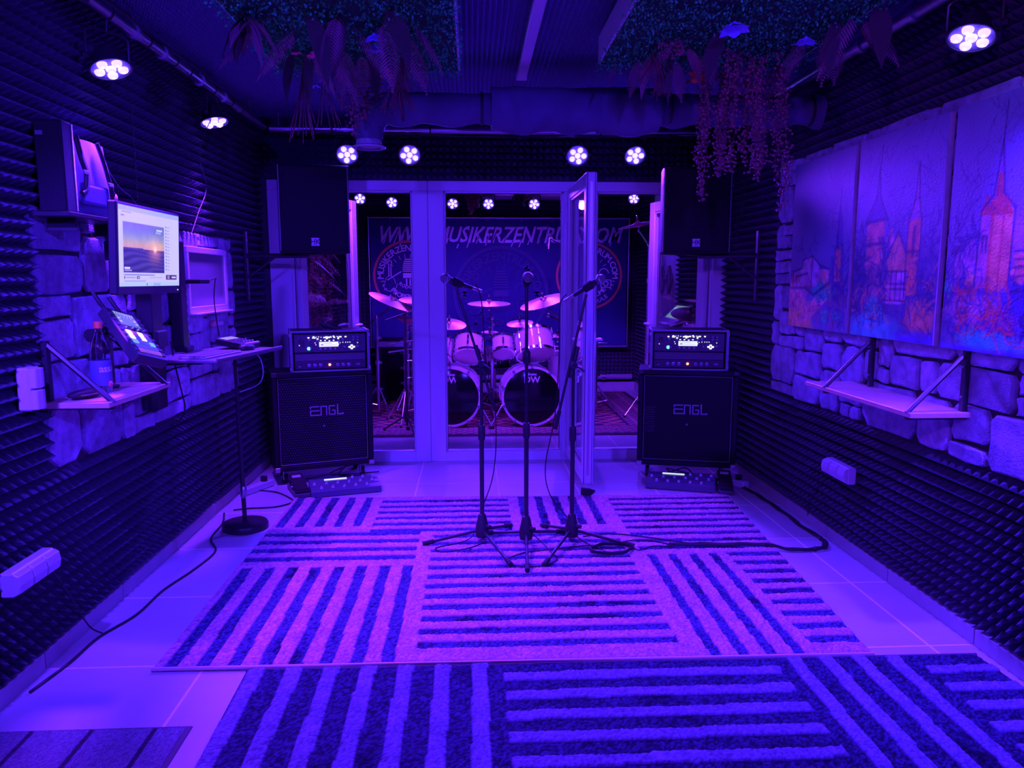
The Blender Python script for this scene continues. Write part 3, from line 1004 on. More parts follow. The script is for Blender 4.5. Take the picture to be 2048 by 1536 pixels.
def striped_rug(name, label, quad, blocks, light, dark, base_light, seed, res=.0075, hi=.016, lo=.010, edge=M_wood, group='striped rugs'):
    """blocks: (x0,x1,y0,y1,'h'|'v',n,duty) of contrasting stripes in world metres on a pile heightfield"""
    rng = np.random.default_rng(seed)
    q = np.array(quad)
    w = max(q[1][0] - q[0][0], q[2][0] - q[3][0])
    h = q[3][1] - q[0][1]
    W, H = int(w / res), int(h / res)
    uu, vv = np.meshgrid(np.linspace(0, 1, W), np.linspace(0, 1, H))
    a, b, c, d = q
    X = a[0] * (1 - uu) * (1 - vv) + b[0] * uu * (1 - vv) + c[0] * uu * vv + d[0] * (1 - uu) * vv
    Y = a[1] * (1 - uu) * (1 - vv) + b[1] * uu * (1 - vv) + c[1] * uu * vv + d[1] * (1 - uu) * vv
    wob = (rug_noise(H, W, 14, rng) - .5) * .004
    mask = np.zeros((H, W))
    for (x0, x1, y0, y1, k, n, duty) in blocks:
        ins = (X > x0) & (X < x1) & (Y > y0) & (Y < y1)
        s = ((Y + wob - y0) / (y1 - y0) if k == 'h' else (X + wob - x0) / (x1 - x0)) * n
        st = np.abs((s % 1) - .5) < duty / 2
        mask = np.maximum(mask, ins & st)
    # mask 1 = stripe ; base_light: ground light, stripes dark
    lightness = 1 - mask if base_light else mask
    n1, n2, n3 = rug_noise(H, W, 22, rng), rug_noise(H, W, 6, rng), rng.random((H, W))
    blot = np.clip((n1 - .55) * 3.2, 0, 1) * np.clip(n2 * 1.6 - .2, 0, 1)
    streak = .5 + .5 * np.sin((Y if True else X) * 420 + 4 * n2)
    lc = np.array(light)[None, None] * (0.50 + .85 * n3[..., None]) * (.85 + .3 * n2[..., None]) * (1 - .18 * streak[..., None])
    dc = np.array(dark)[None, None] * (0.30 + 1.7 * n3[..., None] ** 1.5) * (1.15 - .85 * blot[..., None])
    arr = lc * lightness[..., None] + dc * (1 - lightness[..., None])
    Z = lo + (hi - lo) * lightness + (n3 - .5) * .0042 + (n2 - .5) * .003
    Z[0, :] = Z[-1, :] = 0
    Z[:, 0] = Z[:, -1] = 0
    t = thing(name, label, 'rug', (0, 0, 0), group=group)
    raster('pile', arr, 0, 0, M_rugm, t, Matrix.Translation((0, 0, .001)), hgt=Z, quadmap=quad)
    a, b = Vector((*quad[0], .011)), Vector((*quad[1], .011))
    MB().tube([a + (b - a) * i / 10 for i in range(11)], .0075, 6).build('bound_edge', edge, t, smooth=60)
    a, b = Vector((*quad[3], .006)), Vector((*quad[2], .006))
    MB().tube([a + (b - a) * i / 10 for i in range(11)], .0055, 6).build('bound_edge', M_rugdark, t, smooth=60)
    return t


M_rugdark = mat('rug_binding', (0.12, 0.1, 0.12), 0.9)
M_bind = mat('pale_rug_binding', (0.75, 0.5, 0.45), 0.9)
striped_rug('striped_rug', 'pale rug with dark stripe blocks under the microphone stands',
            [(-1.18, 2.625), (1.515, 2.595), (1.68, 4.715), (-1.165, 4.79)],
            [(-1.17, -.62, 4.19, 4.80, 'v', 5, .45), (-.585, .22, 4.05, 4.72, 'h', 6, .50), (.255, .80, 4.15, 4.75, 'v', 5, .45), (.87, 1.75, 3.70, 4.70, 'h', 9, .48),
             (-1.18, -.30, 3.63, 4.12, 'h', 4, .50), (-.225, .80, 2.69, 4.05, 'h', 12, .48), (-1.17, -.27, 2.60, 3.58, 'v', 8, .46), (.86, 1.29, 2.55, 3.66, 'v', 4, .42), (1.31, 1.72, 2.66, 3.70, 'h', 9, .50)],
            (.86, .44, .60), (.072, .066, .20), True, 5, edge=M_bind)
striped_rug('striped_rug', 'dark rug with pale stripe blocks nearest the camera',
            [(-.80, 1.05), (1.95, 1.0), (1.91, 2.582), (-.835, 2.608)],
            [(-.86, .085, .9, 2.70, 'v', 7, .42), (.105, 1.115, 1.0, 2.56, 'h', 13, .45), (1.13, 1.63, .9, 2.62, 'v', 4, .42), (1.65, 2.05, 1.0, 2.53, 'h', 13, .45)],
            (.27, .25, .52), (.035, .035, .10), False, 9, edge=M_bind)
t = thing('floor_mat', 'flat grey mat with dark lines on the tiles at bottom left', 'mat', (0, 0, 0))
rng = np.random.default_rng(4)
A = np.ones((150, 110, 3)) * np.array([.26, .25, .36]) * (0.7 + .6 * rng.random((150, 110, 1)))
for k in (22, 56, 92):
    A[:, k - 1:k + 2] *= .25
raster('mat_pile', A, 0, 0, M_rugm, t, Matrix.Translation((0, 0, .004)), hgt=rng.random((150, 110)) * .002, quadmap=[(-1.52, 1.2), (-.91, 1.2), (-.925, 2.262), (-1.52, 2.268)])
MB().bx(-1.522, -.905, 1.19, 2.272, 0, .0035).build('mat_backing', M_rugdark, t)

# ------------------------------------------------------------------ wall mounted loudspeakers


def loudspeaker(label, x, y, rz, wl, wallx):
    """front centre at x,y; faces -y turned by rz"""
    M = Matrix.Translation((x, y, 1.60)) @ Matrix.Rotation(rz, 4, 'Z')
    t = thing('loudspeaker', label, 'loudspeaker', group='loudspeakers on wall brackets', M=M)
    w, h, d = .46, .575, .36
    pts = [(-w / 2, 0), (w / 2, 0), (w / 2, d * .45), (w / 2 - .09, d), (-w / 2 + .09, d), (-w / 2, d * .45)]
    MB().prism(pts, 0, h).build('cabinet', M_tolex, t, bevel=.008, seg=2)
    mb = MB().bx(-w / 2 + .012, w / 2 - .012, -.012, 0, .012, h - .012)
    mb.build('front_grille', M_grille, t, bevel=.006, seg=2)
    MB().bx(-w / 2 + .004, -w / 2 + .012, -.013, .001, .01, h - .01).build('grille_edge', M_grey, t)
    MB().bx(w / 2 - .012, w / 2 - .004, -.013, .001, .01, h - .01).build('grille_edge', M_grey, t)
    bd = MB().bx(-.026, .026, -.017, -.012, .045, .098).build('badge', M_badge, t, bevel=.001, label='square silver badge with black letters')
    v, f = text_geo('HK', .046, 0, 'CENTER', .001)
    mb = MB().add(v, f, frame((-.0, -.0175, .058), (1, 0, 0), (0, 0, 1)))
    v, f = text_geo('AUDIO', .011, 0, 'CENTER')
    mb.add(v, f, frame((0, -.0175, .048), (1, 0, 0), (0, 0, 1)))
    mb.build('badge_lettering', M_black, bd)
    return t, M


spl, ML = loudspeaker('black loudspeaker above the left amplifier rack, turned to the middle', -1.045, 5.14, R(14), 1, XL)
spr, MR = loudspeaker('black loudspeaker above the right amplifier rack, hung with vines', 1.53, 5.12, R(-9), -1, XR)
for (wx, sg, cx, cy, lb) in ((XL + .065, 1, -1.12, 5.30, 'black wall bracket holding the left loudspeaker'), (XR - .065, -1, 1.60, 5.28, 'black wall bracket holding the right loudspeaker')):
    t = thing('speaker_bracket', lb, 'bracket', (wx, 5.30 if sg > 0 else 5.05, 0), group='loudspeaker brackets')
    y0 = 5.30 if sg > 0 else 5.05
    MB().bx(-.006, .012, -.02, .02, 1.28, 1.75).build('wall_bar', M_blackm, t, bevel=.002)
    dx = cx - wx
    MB().tube([(0, 0, 1.585), (dx, cy - y0, 1.585)], .016, 8).build('support_arm', M_blackm, t, smooth=40)
    MB().tube([(0, 0, 1.43), (dx * .45, (cy - y0) * .45, 1.575)], .010, 8).build('brace', M_blackm, t, smooth=40)
    MB().box((dx, cy - y0, 1.594), (.14, .14, .008)).build('mounting_plate', M_blackm, t, bevel=.002)
    for z in (1.33, 1.69):
        MB().cyl((.010, 0, z), (.016, 0, z), .007, n=8).build('screw', M_steel, t)

# ------------------------------------------------------------------ guitar cabinets


def logo_engl(mb, M, h=.10):
    """outlined, wide block letters"""
    s = h / 5.0
    def seg(x0, x1, y0, y1):
        mb.bx(x0 * s, x1 * s, y0 * s, y1 * s, 0, .004, M)
    k = .55
    # E
    seg(0, 5, 0, k); seg(0, 4.5, 2.2, 2.2 + k); seg(0.6, 4.5, 4.2, 4.2 + k); seg(4.0, 4.5, 2.4, 4.2) if False else None
    seg(0, k, 0, 2.4); seg(0, k, 3.4, 4.7)
    # N
    seg(5, 5 + k, 0, 4.5); seg(5, 8.2, 4.2, 4.2 + k); seg(7.7, 7.7 + k, 0, 4.5)
    # G
    seg(9, 9 + k, 0, 4.5); seg(9, 12.2, 4.2, 4.2 + k); seg(9, 12.2, 0, k); seg(11.7, 11.7 + k, 0, 2.4); seg(10.4, 12.0, 2.0, 2.0 + k)
    # L
    seg(13, 13 + k, 0, 5.2); seg(13, 16.2, 0, k)
    seg(15.8, 15.8 + k * .6, 0, 1.0)


def guitar_cab(label, x, y, rz, perf, cable):
    M = Matrix.Translation((x, y, 0)) @ Matrix.Rotation(rz, 4, 'Z')
    t = thing('guitar_cabinet', label, 'guitar cabinet', group='guitar cabinets beside the glass doors', M=M)
    w, d, z0, z1 = .69, .36, .098, .788
    # shell: four boards with a recessed baffle
    mb = MB().bx(-w / 2, w / 2, 0, d, z1 - .035, z1).bx(-w / 2, w / 2, 0, d, z0, z0 + .035)
    mb.bx(-w / 2, -w / 2 + .035, 0, d, z0 + .035, z1 - .035).bx(w / 2 - .035, w / 2, 0, d, z0 + .035, z1 - .035).bx(-w / 2 + .03, w / 2 - .03, .05, d, z0 + .03, z1 - .03)
    mb.build('body', M_tolex, t, bevel=.006)
    # piping frame
    mb = MB()
    a, b, c, e = -w / 2 + .042, w / 2 - .042, z0 + .042, z1 - .042
    mb.tube([(a, .012, c), (b, .012, c), (b, .012, e), (a, .012, e), (a, .012, c)], .004, 6)
    mb.build('piping', M_grey, t, smooth=60)
    g = MB().bx(a, b, .016, .045, c, e).build('grille_plate', M_grille, t)
    # perforation: raised rims of the punched holes, in one part of their own
    if perf:
        mb = MB()
        px = .0175
        for i in range(int((b - a) / px)):
            for j in range(int((e - c) / px)):
                xx, zz = a + .012 + i * px + (px / 2 if j % 2 else 0), c + .012 + j * px
                if xx > b - .01 or zz > e - .01 or not perf(xx / w, (zz - z0) / (z1 - z0)):
                    continue
                q = .0055
                mb.add([(xx - q, .0155, zz), (xx, .0135, zz - q), (xx + q, .0155, zz), (xx, .0135, zz + q), (xx, .0152, zz)], [(0, 1, 4), (1, 2, 4), (2, 3, 4), (3, 0, 4)])
        o = mb.build('perforation', mat('hole_rim', (.05, .05, .06), .5), g, kind='stuff')
    mb = MB()
    logo_engl(mb, frame((-.095, .014, .475), (1, 0, 0), (0, 0, 1)), .072)
    mb.build('logo', mat('dull_logo', (.30, .30, .34), .4), t, label='outlined silver ENGL lettering')
    for zz in (.40, ):
        MB().cyl((0, .017, zz), (0, .012, zz), .008, n=10).build('grille_screw', M_grey, t)
    for sx in (-1, 1):
        for (zz, k) in ((z0, 0), (z1, 1)):
            xx = sx * w / 2
            mb = MB().bx(min(xx, xx - sx * .035) - .002, max(xx, xx - sx * .035) + .002, -.003, .03, zz - .003 if k == 0 else zz - .03, zz + .03 if k == 0 else zz + .003)
            mb.build('corner_guard', M_steel if k == 0 else M_black, t, bevel=.004)
        for yy in (.06, d - .06):
            c = bpy.data.objects.new('caster', None)
            COL.objects.link(c)
            c.parent = t
            MB().bx(sx * .27 - .03, sx * .27 + .03, yy - .03, yy + .03, z0 - .008, z0).bx(sx * .27 - .018, sx * .27 - .014, yy - .02, yy + .03, .03, z0 - .005).bx(sx * .27 + .014, sx * .27 + .018, yy - .02, yy + .03, .03, z0 - .005).build('fork', M_steel, c)
            MB().cyl((sx * .27 - .012, yy + .01, .0335), (sx * .27 + .012, yy + .01, .0335), .033, n=18).build('wheel', M_rubber, c, smooth=40)
        MB().bx(sx * w / 2 - .002, sx * w / 2 + .004, .12, .26, .42, .50).build('side_handle', M_black, t, bevel=.004)
    return t, M


cl, MCL = guitar_cab('black guitar cabinet with punched grille left of the glass doors', -1.045, 5.235, R(20.5), lambda u, v: True, 0)
cr, MCR = guitar_cab('black guitar cabinet with plain grille right of the glass doors', 1.515, 5.14, R(-14), lambda u, v: u < -.33 and .35 < v < .62, 0)

# ------------------------------------------------------------------ rack cases with an amp profiler and a power amplifier


def rack(side, lb, x, y, rz):
    M = Matrix.Translation((x, y, .790)) @ Matrix.Rotation(rz, 4, 'Z')
    w, h, d = .535, .282, .33
    t = thing('rack_case', 'open fronted flight case on the %s guitar cabinet' % side, 'rack case', group='rack cases on the guitar cabinets', M=M)
    mb = MB().bx(-w / 2, w / 2, 0, d, 0, .012).bx(-w / 2, w / 2, 0, d, h - .012, h)
    mb.bx(-w / 2, -w / 2 + .02, 0, d, .012, h - .012).bx(w / 2 - .02, w / 2, 0, d, .012, h - .012).bx(-w / 2, w / 2, d - .01, d, 0, h)
    mb.build('shell', M_tolex, t)
    for nm, a in (('edge_profile', (-w / 2 - .003, -w / 2 + .016, -.006, .004, 0, h)), ('edge_profile', (w / 2 - .016, w / 2 + .003, -.006, .004, 0, h)),
                  ('edge_profile', (-w / 2, w / 2, -.006, .004, -.0, .012)), ('edge_profile', (-w / 2, w / 2, -.006, .004, h - .010, h + .002)),
                  ('edge_profile', (-w / 2 - .003, -w / 2 + .010, 0, d, h - .004, h + .003)), ('edge_profile', (w / 2 - .010, w / 2 + .003, 0, d, h - .004, h + .003))):
        MB().bx(*a).build(nm, mat('case_edging', (.20, .20, .24), .4, .6), t)
    for sx in (-1, 1):
        for zz in (.02, h - .03):
            MB().bx(sx * w / 2 - .008, sx * w / 2 + .008, -.010, .03, zz - .012, zz + .012).build('ball_corner', M_steel, t, bevel=.006, seg=2)
        MB().bx(sx * w / 2 - .001, sx * w / 2 + .007, .10, .20, .10, .18).build('side_latch', M_steel, t, bevel=.004)
    # ---- profiler, upper unit
    z0, z1 = .133, .262
    p = thing('amp_profiler', 'amp profiler with lit buttons and display in the %s rack' % side, 'amplifier', group='amp profilers in the racks', M=M)
    MB().bx(-.24, .24, .010, .25, z0, z1).build('chassis', M_black, p)
    MB().bx(-.241, .241, .004, .011, z0 + .002, z1 - .004).build('front_panel', mat('profiler_panel', (.045, .045, .06), .4), p, bevel=.002)

    def led(nm, xx, zz, r, m, sq=False, hgt=None):
        if sq:
            mb = MB().bx(xx - r, xx + r, .0005, .0045, zz - (hgt or r), zz + (hgt or r))
        else:
            mb = MB().cyl((xx, .0045, zz), (xx, .0005, zz), r, n=8)
        return mb.build(nm, m, p)
    zt = z0 + (z1 - z0)
    H_ = z1 - z0
    ww = lambda u: -.24 + .48 * u
    zz = lambda v: z0 + H_ * v
    for u, v, r in ((.20, .80, .006), (.27, .84, .006), (.285, .78, .005), (.26, .78, .004), (.325, .73, .006), (.305, .83, .003), (.34, .84, .003), (.375, .82, .003), (.42, .80, .006), (.45, .82, .007), (.48, .80, .007), (.455, .74, .006),
                    (.51, .82, .006), (.55, .86, .005), (.56, .80, .006), (.60, .84, .003), (.62, .80, .004), (.615, .74, .006), (.65, .82, .006), (.72, .82, .006), (.635, .84, .003)):
        led('lit_button', ww(u), zz(v), r, M_ledw, True, r * .62)
    for u, v in ((.37, .64), (.43, .64), (.49, .62), (.55, .64)):
        led('soft_button', ww(u), zz(v), .005, M_ledw, True, .003)
    for u, v, m in ((.18, .50, M_leddim), (.21, .50, M_leddim), (.24, .50, M_leddim), (.29, .52, M_ledw), (.30, .42, M_ledw), (.64, .50, M_ledw), (.68, .52, M_ledw), (.72, .52, M_ledw), (.75, .52, M_ledw), (.78, .52, M_ledw), (.62, .42, M_ledw), (.89, .48, M_ledw), (.07, .40, M_ledw)):
        led('indicator', ww(u), zz(v), .0028, m)
    for u, v in ((.775, .26), (.835, .26), (.805, .34), (.805, .18)):
        led('navigation_button', ww(u), zz(v), .0075, M_ledw, True, .0055)
    kn = MB().lathe([(.0085, 0), (.0085, .010), (.007, .014), (0, .014)], 12).mesh('knob', M_leddim, 50)
    F_ = lambda u, v: frame((ww(u), .004, zz(v)), (1, 0, 0), (0, 0, 1))
    for u, v in ((.21, .66), (.32, .64), (.68, .66), (.36, .18), (.43, .18), (.50, .18), (.57, .18), (.70, .28), (.23, .22), (.83, .80), (.89, .80), (.83, .66), (.89, .66), (.89, .30), (.62, .62)):
        link('knob', kn, p, F_(u, v))
    kn2 = MB().lathe([(.016, 0), (.015, .012), (.012, .016), (0, .016)], 16).mesh('master_knob', M_black, 50)
    link('master_knob', kn2, p, F_(.10, .62))
    MB().lathe([(0, 0), (.012, .002), (.011, .004), (0, .005)], 14, F_(.20, .22)).build('tuner_light', mat('cyan_light', (.2, .4, .4), .4, emit=(.15, .9, .8), estr=1.2), p)
    ar = np.ones((14, 40, 3)) * np.array([.80, .95, .62])
    ar[4:8, 4:9] = .25
    ar[9:10, 10:26] = .3
    ar[4:5, 12:36] = .45
    raster('display', ar, .13, .034, M_screen, p, frame((ww(.345), .0035, zz(.30)), (1, 0, 0), (0, 0, 1)))
    # ---- power amplifier, lower unit
    z2, z3 = .016, .128
    a = thing('power_amplifier', 'black power amplifier with red lamp in the %s rack' % side, 'amplifier', group='power amplifiers in the racks', M=M)
    MB().bx(-.24, .24, .014, .25, z2, z3).build('chassis', M_black, a)
    MB().bx(-.241, .241, .006, .015, z2 + .002, z2 + .058).build('front_panel', M_black, a, bevel=.002)
    for k in range(5):
        MB().bx(-.235, .235, .008, .014, z2 + .064 + k * .009, z2 + .068 + k * .009).build('vent_slat', M_grey, a)
    kk = MB().lathe([(.0125, 0), (.0125, .004), (.009, .005), (.009, .015), (0, .015)], 16).mesh('knob', M_leddim, 50)
    for u in (.20, .28, .36, .60, .68, .76):
        link('knob', kk, a, frame((ww(u), .006, z2 + .028), (1, 0, 0), (0, 0, 1)))
    MB().sphere((ww(.485), .004, z2 + .030), .009, 12, 8).build('red_lamp', M_ledr, a, smooth=60)
    MB().bx(ww(.86), ww(.92), .003, .007, z2 + .022, z2 + .036).build('switch', M_leddim, a, bevel=.001)
    MB().bx(ww(.05), ww(.08), .004, .007, z2 + .02, z2 + .024).build('label_plate', M_lgrey, a)
    return M


rack('left', 0, -.985, 5.225, R(15))
rack('right', 0, 1.515, 5.145, R(-11))
t = thing('boom_clip', 'small black clip lying on the left rack case', 'clip', (-.99, 5.32, 1.076), (0, 0, R(20)))
MB().tube([(-.07, 0, .05), (-.05, 0, .03), (0, 0, .008), (.07, 0, .006)], [.014, .02, .010, .006], 8).build('clip_body', M_black, t, smooth=50)
MB().lathe([(.014, -.004), (.020, 0), (.014, .004)], 12, Matrix.Translation((-.065, 0, .048)) @ Matrix.Rotation(PI / 2, 4, 'X')).build('clip_ring', M_black, t)

# ------------------------------------------------------------------ foot controllers and pedals


def controller(label, x, y, rz):
    t = thing('foot_controller', label, 'foot controller', (x, y, 0), (0, 0, rz), group='foot controllers on the floor')
    w, d = .46, .20
    prof = [(-d / 2, .004), (d / 2, .004), (d / 2, .072), (d / 2 - .02, .078), (-d / 2, .044)]
    F = frame((-w / 2, 0, 0), (0, 1, 0), (0, 0, 1))
    MB().prism(prof, 0, w, F).build('housing', mat('controller_blue_grey', (.11, .11, .17), .35), t, bevel=.004)
    sl = (.078 - .044) / (d - .02)
    zt = lambda yy: .044 + (yy + d / 2) * sl
    MB().bx(-w / 2 + .006, w / 2 - .006, -.032, -.028, zt(-.03), zt(-.03) + .003).build('trim_strip', M_grey, t)
    MB().bx(-w / 2 + .006, w / 2 - .006, .028, .032, zt(.03), zt(.03) + .003).build('trim_strip', M_grey, t)
    bt = MB().lathe([(.012, 0), (.012, .004), (.0085, .005), (.0085, .015), (0, .017)], 12).mesh('foot_switch', mat('switch_chrome', (.8, .8, .85), .3, .5), 50)
    for i, xx in enumerate((-.16, -.085, -.01, .065, .14)):
        link('foot_switch', bt, t, Matrix.Translation((xx, -.062, zt(-.062))))
    for xx in (-.20, -.12, -.045, .03, .105, .185):
        link('foot_switch', bt, t, Matrix.Translation((xx, 0, zt(0))))
    for xx in (.06, .13, .20):
        link('foot_switch', bt, t, Matrix.Translation((xx, .06, zt(.06))))
    ar = np.ones((6, 30, 3)) * np.array([.75, .9, .9])
    raster('display', ar, .15, .022, M_screen, t, frame((-.13, .048, zt(.048) + .003), (1, 0, 0), (0, 1, sl)))
    for sx in (-1, 1):
        for sy in (-1, 1):
            MB().cyl((sx * .2, sy * .08, 0), (sx * .2, sy * .08, .006), .012, n=8).build('rubber_foot', M_rubber, t)
    return t


controller('wide foot controller with display on the tiles left of the doors', -.87, 4.97, R(17))
controller('wide foot controller with display on the tiles right of the doors', 1.43, 4.95, R(-19))


def pedal(label, x, y, rz):
    t = thing('expression_pedal', label, 'pedal', (x, y, 0), (0, 0, rz), group='expression pedals on the floor')
    F = frame((-.05, 0, 0), (0, 1, 0), (0, 0, 1))
    MB().prism([(-.14, .004), (.14, .004), (.14, .045), (-.14, .03)], 0, .10, F).build('base', mat('pedal_grey', (.11, .11, .14), .4), t, bevel=.004)
    MB().prism([(-.135, .036), (-.135, .050), (.13, .105), (.13, .090)], .004, .096, F).build('treadle', M_blackm, t, bevel=.003)
    MB().prism([(-.12, .0535), (-.12, .057), (.115, .1055), (.115, .102)], .012, .088, F).build('rubber_tread', M_rubber, t)
    MB().prism([(.055, .0925), (.055, .096), (.085, .1025), (.085, .099)], .022, .078, F).build('maker_plate', M_badge, t)
    MB().cyl((-.052, -.02, .05), (.052, -.02, .05), .008, n=10).build('pivot', M_steel, t)
    return t


pedal('expression pedal beside the left foot controller', -1.175, 4.95, R(24))
pedal('expression pedal beside the right foot controller', 1.715, 4.88, R(-14))

# power strips and loose cables by the cabinets
for (lb, x, y, rz) in (('power strip lying by the left wall under the cabinet', -1.47, 5.02, R(65)), ('power strip standing by the right wall behind the pedal', 1.80, 5.14 - .13, R(-60))):
    t = thing('power_strip', lb, 'power strip', (x, y, 0), (0, 0, rz), group='power strips on the floor')
    MB().bx(-.14, .14, -.028, .028, .002, .048).build('strip_body', M_socket, t, bevel=.005)
    for k in range(4):
        MB().lathe([(.021, .048), (.021, .050), (.016, .049), (.016, .042), (0, .042)], 14, Matrix.Translation((-.095 + k * .062, 0, 0))).build('outlet', M_lgrey, t)
    MB().bx(.055, .085, -.02, .02, .046, .085).build('plug', M_black, t, bevel=.004)


def floor_cable(label, pts, r=.0045, m=M_cable, group=None, cat='cable', name='cable', k=6):
    o = MB().tube(catmull(pts, k), r, 6).build(name, m, smooth=60)
    return tag(o, label, cat, group)


floor_cable('thin cable looping over the tiles by the left cabinet', [(-1.44, 4.98, .012), (-1.32, 4.95, .006), (-1.18, 4.78, .006), (-1.17, 4.70, .006), (-1.25, 4.62, .006), (-1.40, 4.60, .006), (-1.49, 4.57, .006)])
floor_cable('tangled cables under the left guitar cabinet', [(-1.2, 5.28, .01), (-1.0, 5.26, .05), (-.92, 5.30, .09), (-.97, 5.33, .02), (-.80, 5.36, .015), (-.86, 5.42, .08), (-1.05, 5.38, .01), (-.7, 5.45, .01)], .005)
floor_cable('tangled cables under the right guitar cabinet', [(1.35, 5.22, .01), (1.45, 5.18, .06), (1.52, 5.15, .085), (1.58, 5.20, .02), (1.48, 5.28, .01), (1.40, 5.20, .07), (1.62, 5.22, .012), (1.70, 5.12, .01)], .005)

# ------------------------------------------------------------------ microphone stands
def mic_stand(label, x, y, zj, boom0, boom1, feet, group='boom microphone stands'):
    t = thing('microphone_stand', label, 'microphone stand', (x, y, .016), group=group)
    o = Vector((x, y, .016))
    zj -= .016
    MB().cyl((0, 0, .07), (0, 0, zj * .62), .0125, n=14).build('lower_tube', M_blackm, t, smooth=40)
    MB().cyl((0, 0, zj * .60), (0, 0, zj), .0085, n=12).build('upper_tube', M_blackm, t, smooth=40)
    MB().lathe([(.013, 0), (.019, .01), (.019, .07), (.015, .085), (.0085, .085)], 14, Matrix.Translation((0, 0, zj * .60 - .03))).build('height_clutch', M_black, t, smooth=40)
    MB().lathe([(0, .02), (.034, .02), (.038, .05), (.036, .075), (.028, .11), (.020, .145), (.013, .15)], 14).build('tripod_hub', M_black, t, smooth=40)
    MB().cyl((.02, -.02, .085), (.042, -.042, .085), .012, n=8).build('hub_knob', M_black, t)
    for (fx, fy) in feet:
        p = Vector((fx, fy, .012)) - o
        a = Vector((p.x, p.y, 0)).normalized() * .03 + Vector((0, 0, .055))
        b = Vector((p.x, p.y, .012))
        MB().cyl(a, b, .0085, n=10).build('tripod_leg', M_blackm, t, smooth=40)
        d = (b - a).normalized()
        MB().cyl(b - d * .05, b + d * .012, .0125, n=10).build('rubber_foot', M_rubber, t, smooth=40)
    j = Vector((0, 0, zj))
    if boom0:
        b0, b1 = Vector(boom0) - o, Vector(boom1) - o
        MB().cyl(b0, b1, .0072, n=10).build('boom_tube', M_blackm, t, smooth=40)
        d = (b1 - b0).normalized()
        MB().cyl(b0, b0 + d * .10, .011, n=10).build('counterweight_grip', M_rubber, t, smooth=40)
        MB().cyl(j - d * .07, j + d * .10, .0115, n=10).build('boom_sleeve', M_blackm, t, smooth=40)
        MB().cyl(j + Vector((0, .03, 0)), j - Vector((0, .035, 0)), .019, n=14).build('boom_joint', M_black, t, smooth=40)
        MB().tube([j + Vector((0, -.035, 0)), j + Vector((.03, -.05, -.012)), j + Vector((.05, -.052, -.03))], .006, 6).build('boom_knob', M_black, t)
    return t


def microphone(label, clip, head, cable_pts, ball=.026):
    """handheld microphone lying in its clip, pointing towards head"""
    c, h = Vector(clip), Vector(head)
    B, L = basis(c, h)
    t = thing('microphone', label, 'microphone', group='vocal microphones', M=B)
    MB().lathe([(0, -.09), (.010, -.09), (.011, -.06), (.014, 0), (.017, .035), (.019, .05), (0, .05)], 16).build('handle', M_black, t, smooth=40)
    MB().sphere((0, 0, .075), ball, 18, 10, sc=(1, 1, 1.12)).build('mesh_head', mat('mic_mesh', (.28, .27, .30), .55, .6, nscale=300, bump=.8), t, smooth=60)
    MB().lathe([(ball + .001, .071), (ball + .0025, .075), (ball + .001, .079)], 18).build('head_ring', M_steel, t, smooth=60)
    MB().lathe([(.020, -.025), (.0215, -.02), (.0235, .02), (.0225, .026), (.017, .02)], 14).build('clip_sleeve', M_rubber, t, smooth=40)
    if cable_pts:
        Bi = B.inverted()
        tag(MB().tube(catmull(cable_pts, 6), .0032, 6).build('microphone_cable', M_cable, smooth=60), 'thin cable hanging from the ' + label, 'cable', 'microphone cables')
        o2 = MB().cyl((0, 0, -.09), (0, 0, -.15), .0095, n=10).build('plug', M_steel, t, smooth=40)
    return t


RZ = .014
mic_stand('boom stand leaning left, leftmost of the three microphone stands', .045, 3.92, .985, (.118, 3.90, .735), (-.085, 3.94, 1.385), [(-.262, 3.85), (.178, 3.54), (.207, 4.12)])
mic_stand('upright microphone stand between the two boom stands', .281, 3.87, 1.02, None, None, [(.258, 3.46), (.06, 4.0), (.50, 4.0)], group='boom microphone stands')
t = bpy.data.objects['microphone_stand.001']
MB().cyl((0, 0, .95), (0, .01, 1.385), .0095, n=12).build('boom_tube', M_blackm, t, smooth=40)
MB().lathe([(.014, 0), (.021, .015), (.021, .06), (.012, .075)], 14, Matrix.Translation((0, 0, .97))).build('boom_joint', M_black, t, smooth=40)
mic_stand('boom stand leaning right, rightmost of the three microphone stands', .532, 3.90, .975, (.435, 3.88, .635), (.598, 3.92, 1.345), [(.835, 3.76), (.350, 3.53), (.395, 4.11)])
microphone('vocal microphone pointing left on the left stand', (-.075, 3.94, 1.405), (-.144, 3.90, 1.430),
           [(.02, 3.97, 1.40), (.05, 3.97, 1.30), (.07, 3.95, 1.0), (.12, 3.94, .7), (.11, 3.93, .4), (.045, 3.95, .18), (.0, 3.93, .05), (-.06, 3.88, .022), (-.2, 3.80, .020), (-.16, 3.74, .020), (-.04, 3.78, .020), (.05, 3.86, .020)])
microphone('vocal microphone with its head towards the camera on the middle stand', (.281, 3.86, 1.412), (.281, 3.795, 1.432), None)
microphone('vocal microphone pointing right on the right stand', (.607, 3.92, 1.385), (.690, 3.88, 1.440),
           [(.50, 3.97, 1.345), (.465, 3.97, 1.28), (.46, 3.95, 1.0), (.44, 3.94, .7), (.39, 3.94, .42), (.42, 3.95, .25), (.52, 3.93, .12), (.56, 3.88, .04), (.62, 3.80, .020), (.70, 3.68, .020)])
for nm, p in (('leaning left', (.012, 3.93, 1.245)), ('leaning right', (.468, 3.925, 1.25))):
    pass
floor_cable('coiled microphone cable lying by the right tripod', [(.70, 3.68, .022)] + [(.72 + .11 * math.cos(a) + .02 * math.sin(3 * a), 3.72 + .075 * math.sin(a), .022 + .0006 * k) for k, a in enumerate([i * .75 for i in range(26)])] + [(.86, 3.70, .024), (.95, 3.76, .022), (1.06, 3.74, .022)], .0035, k=4)
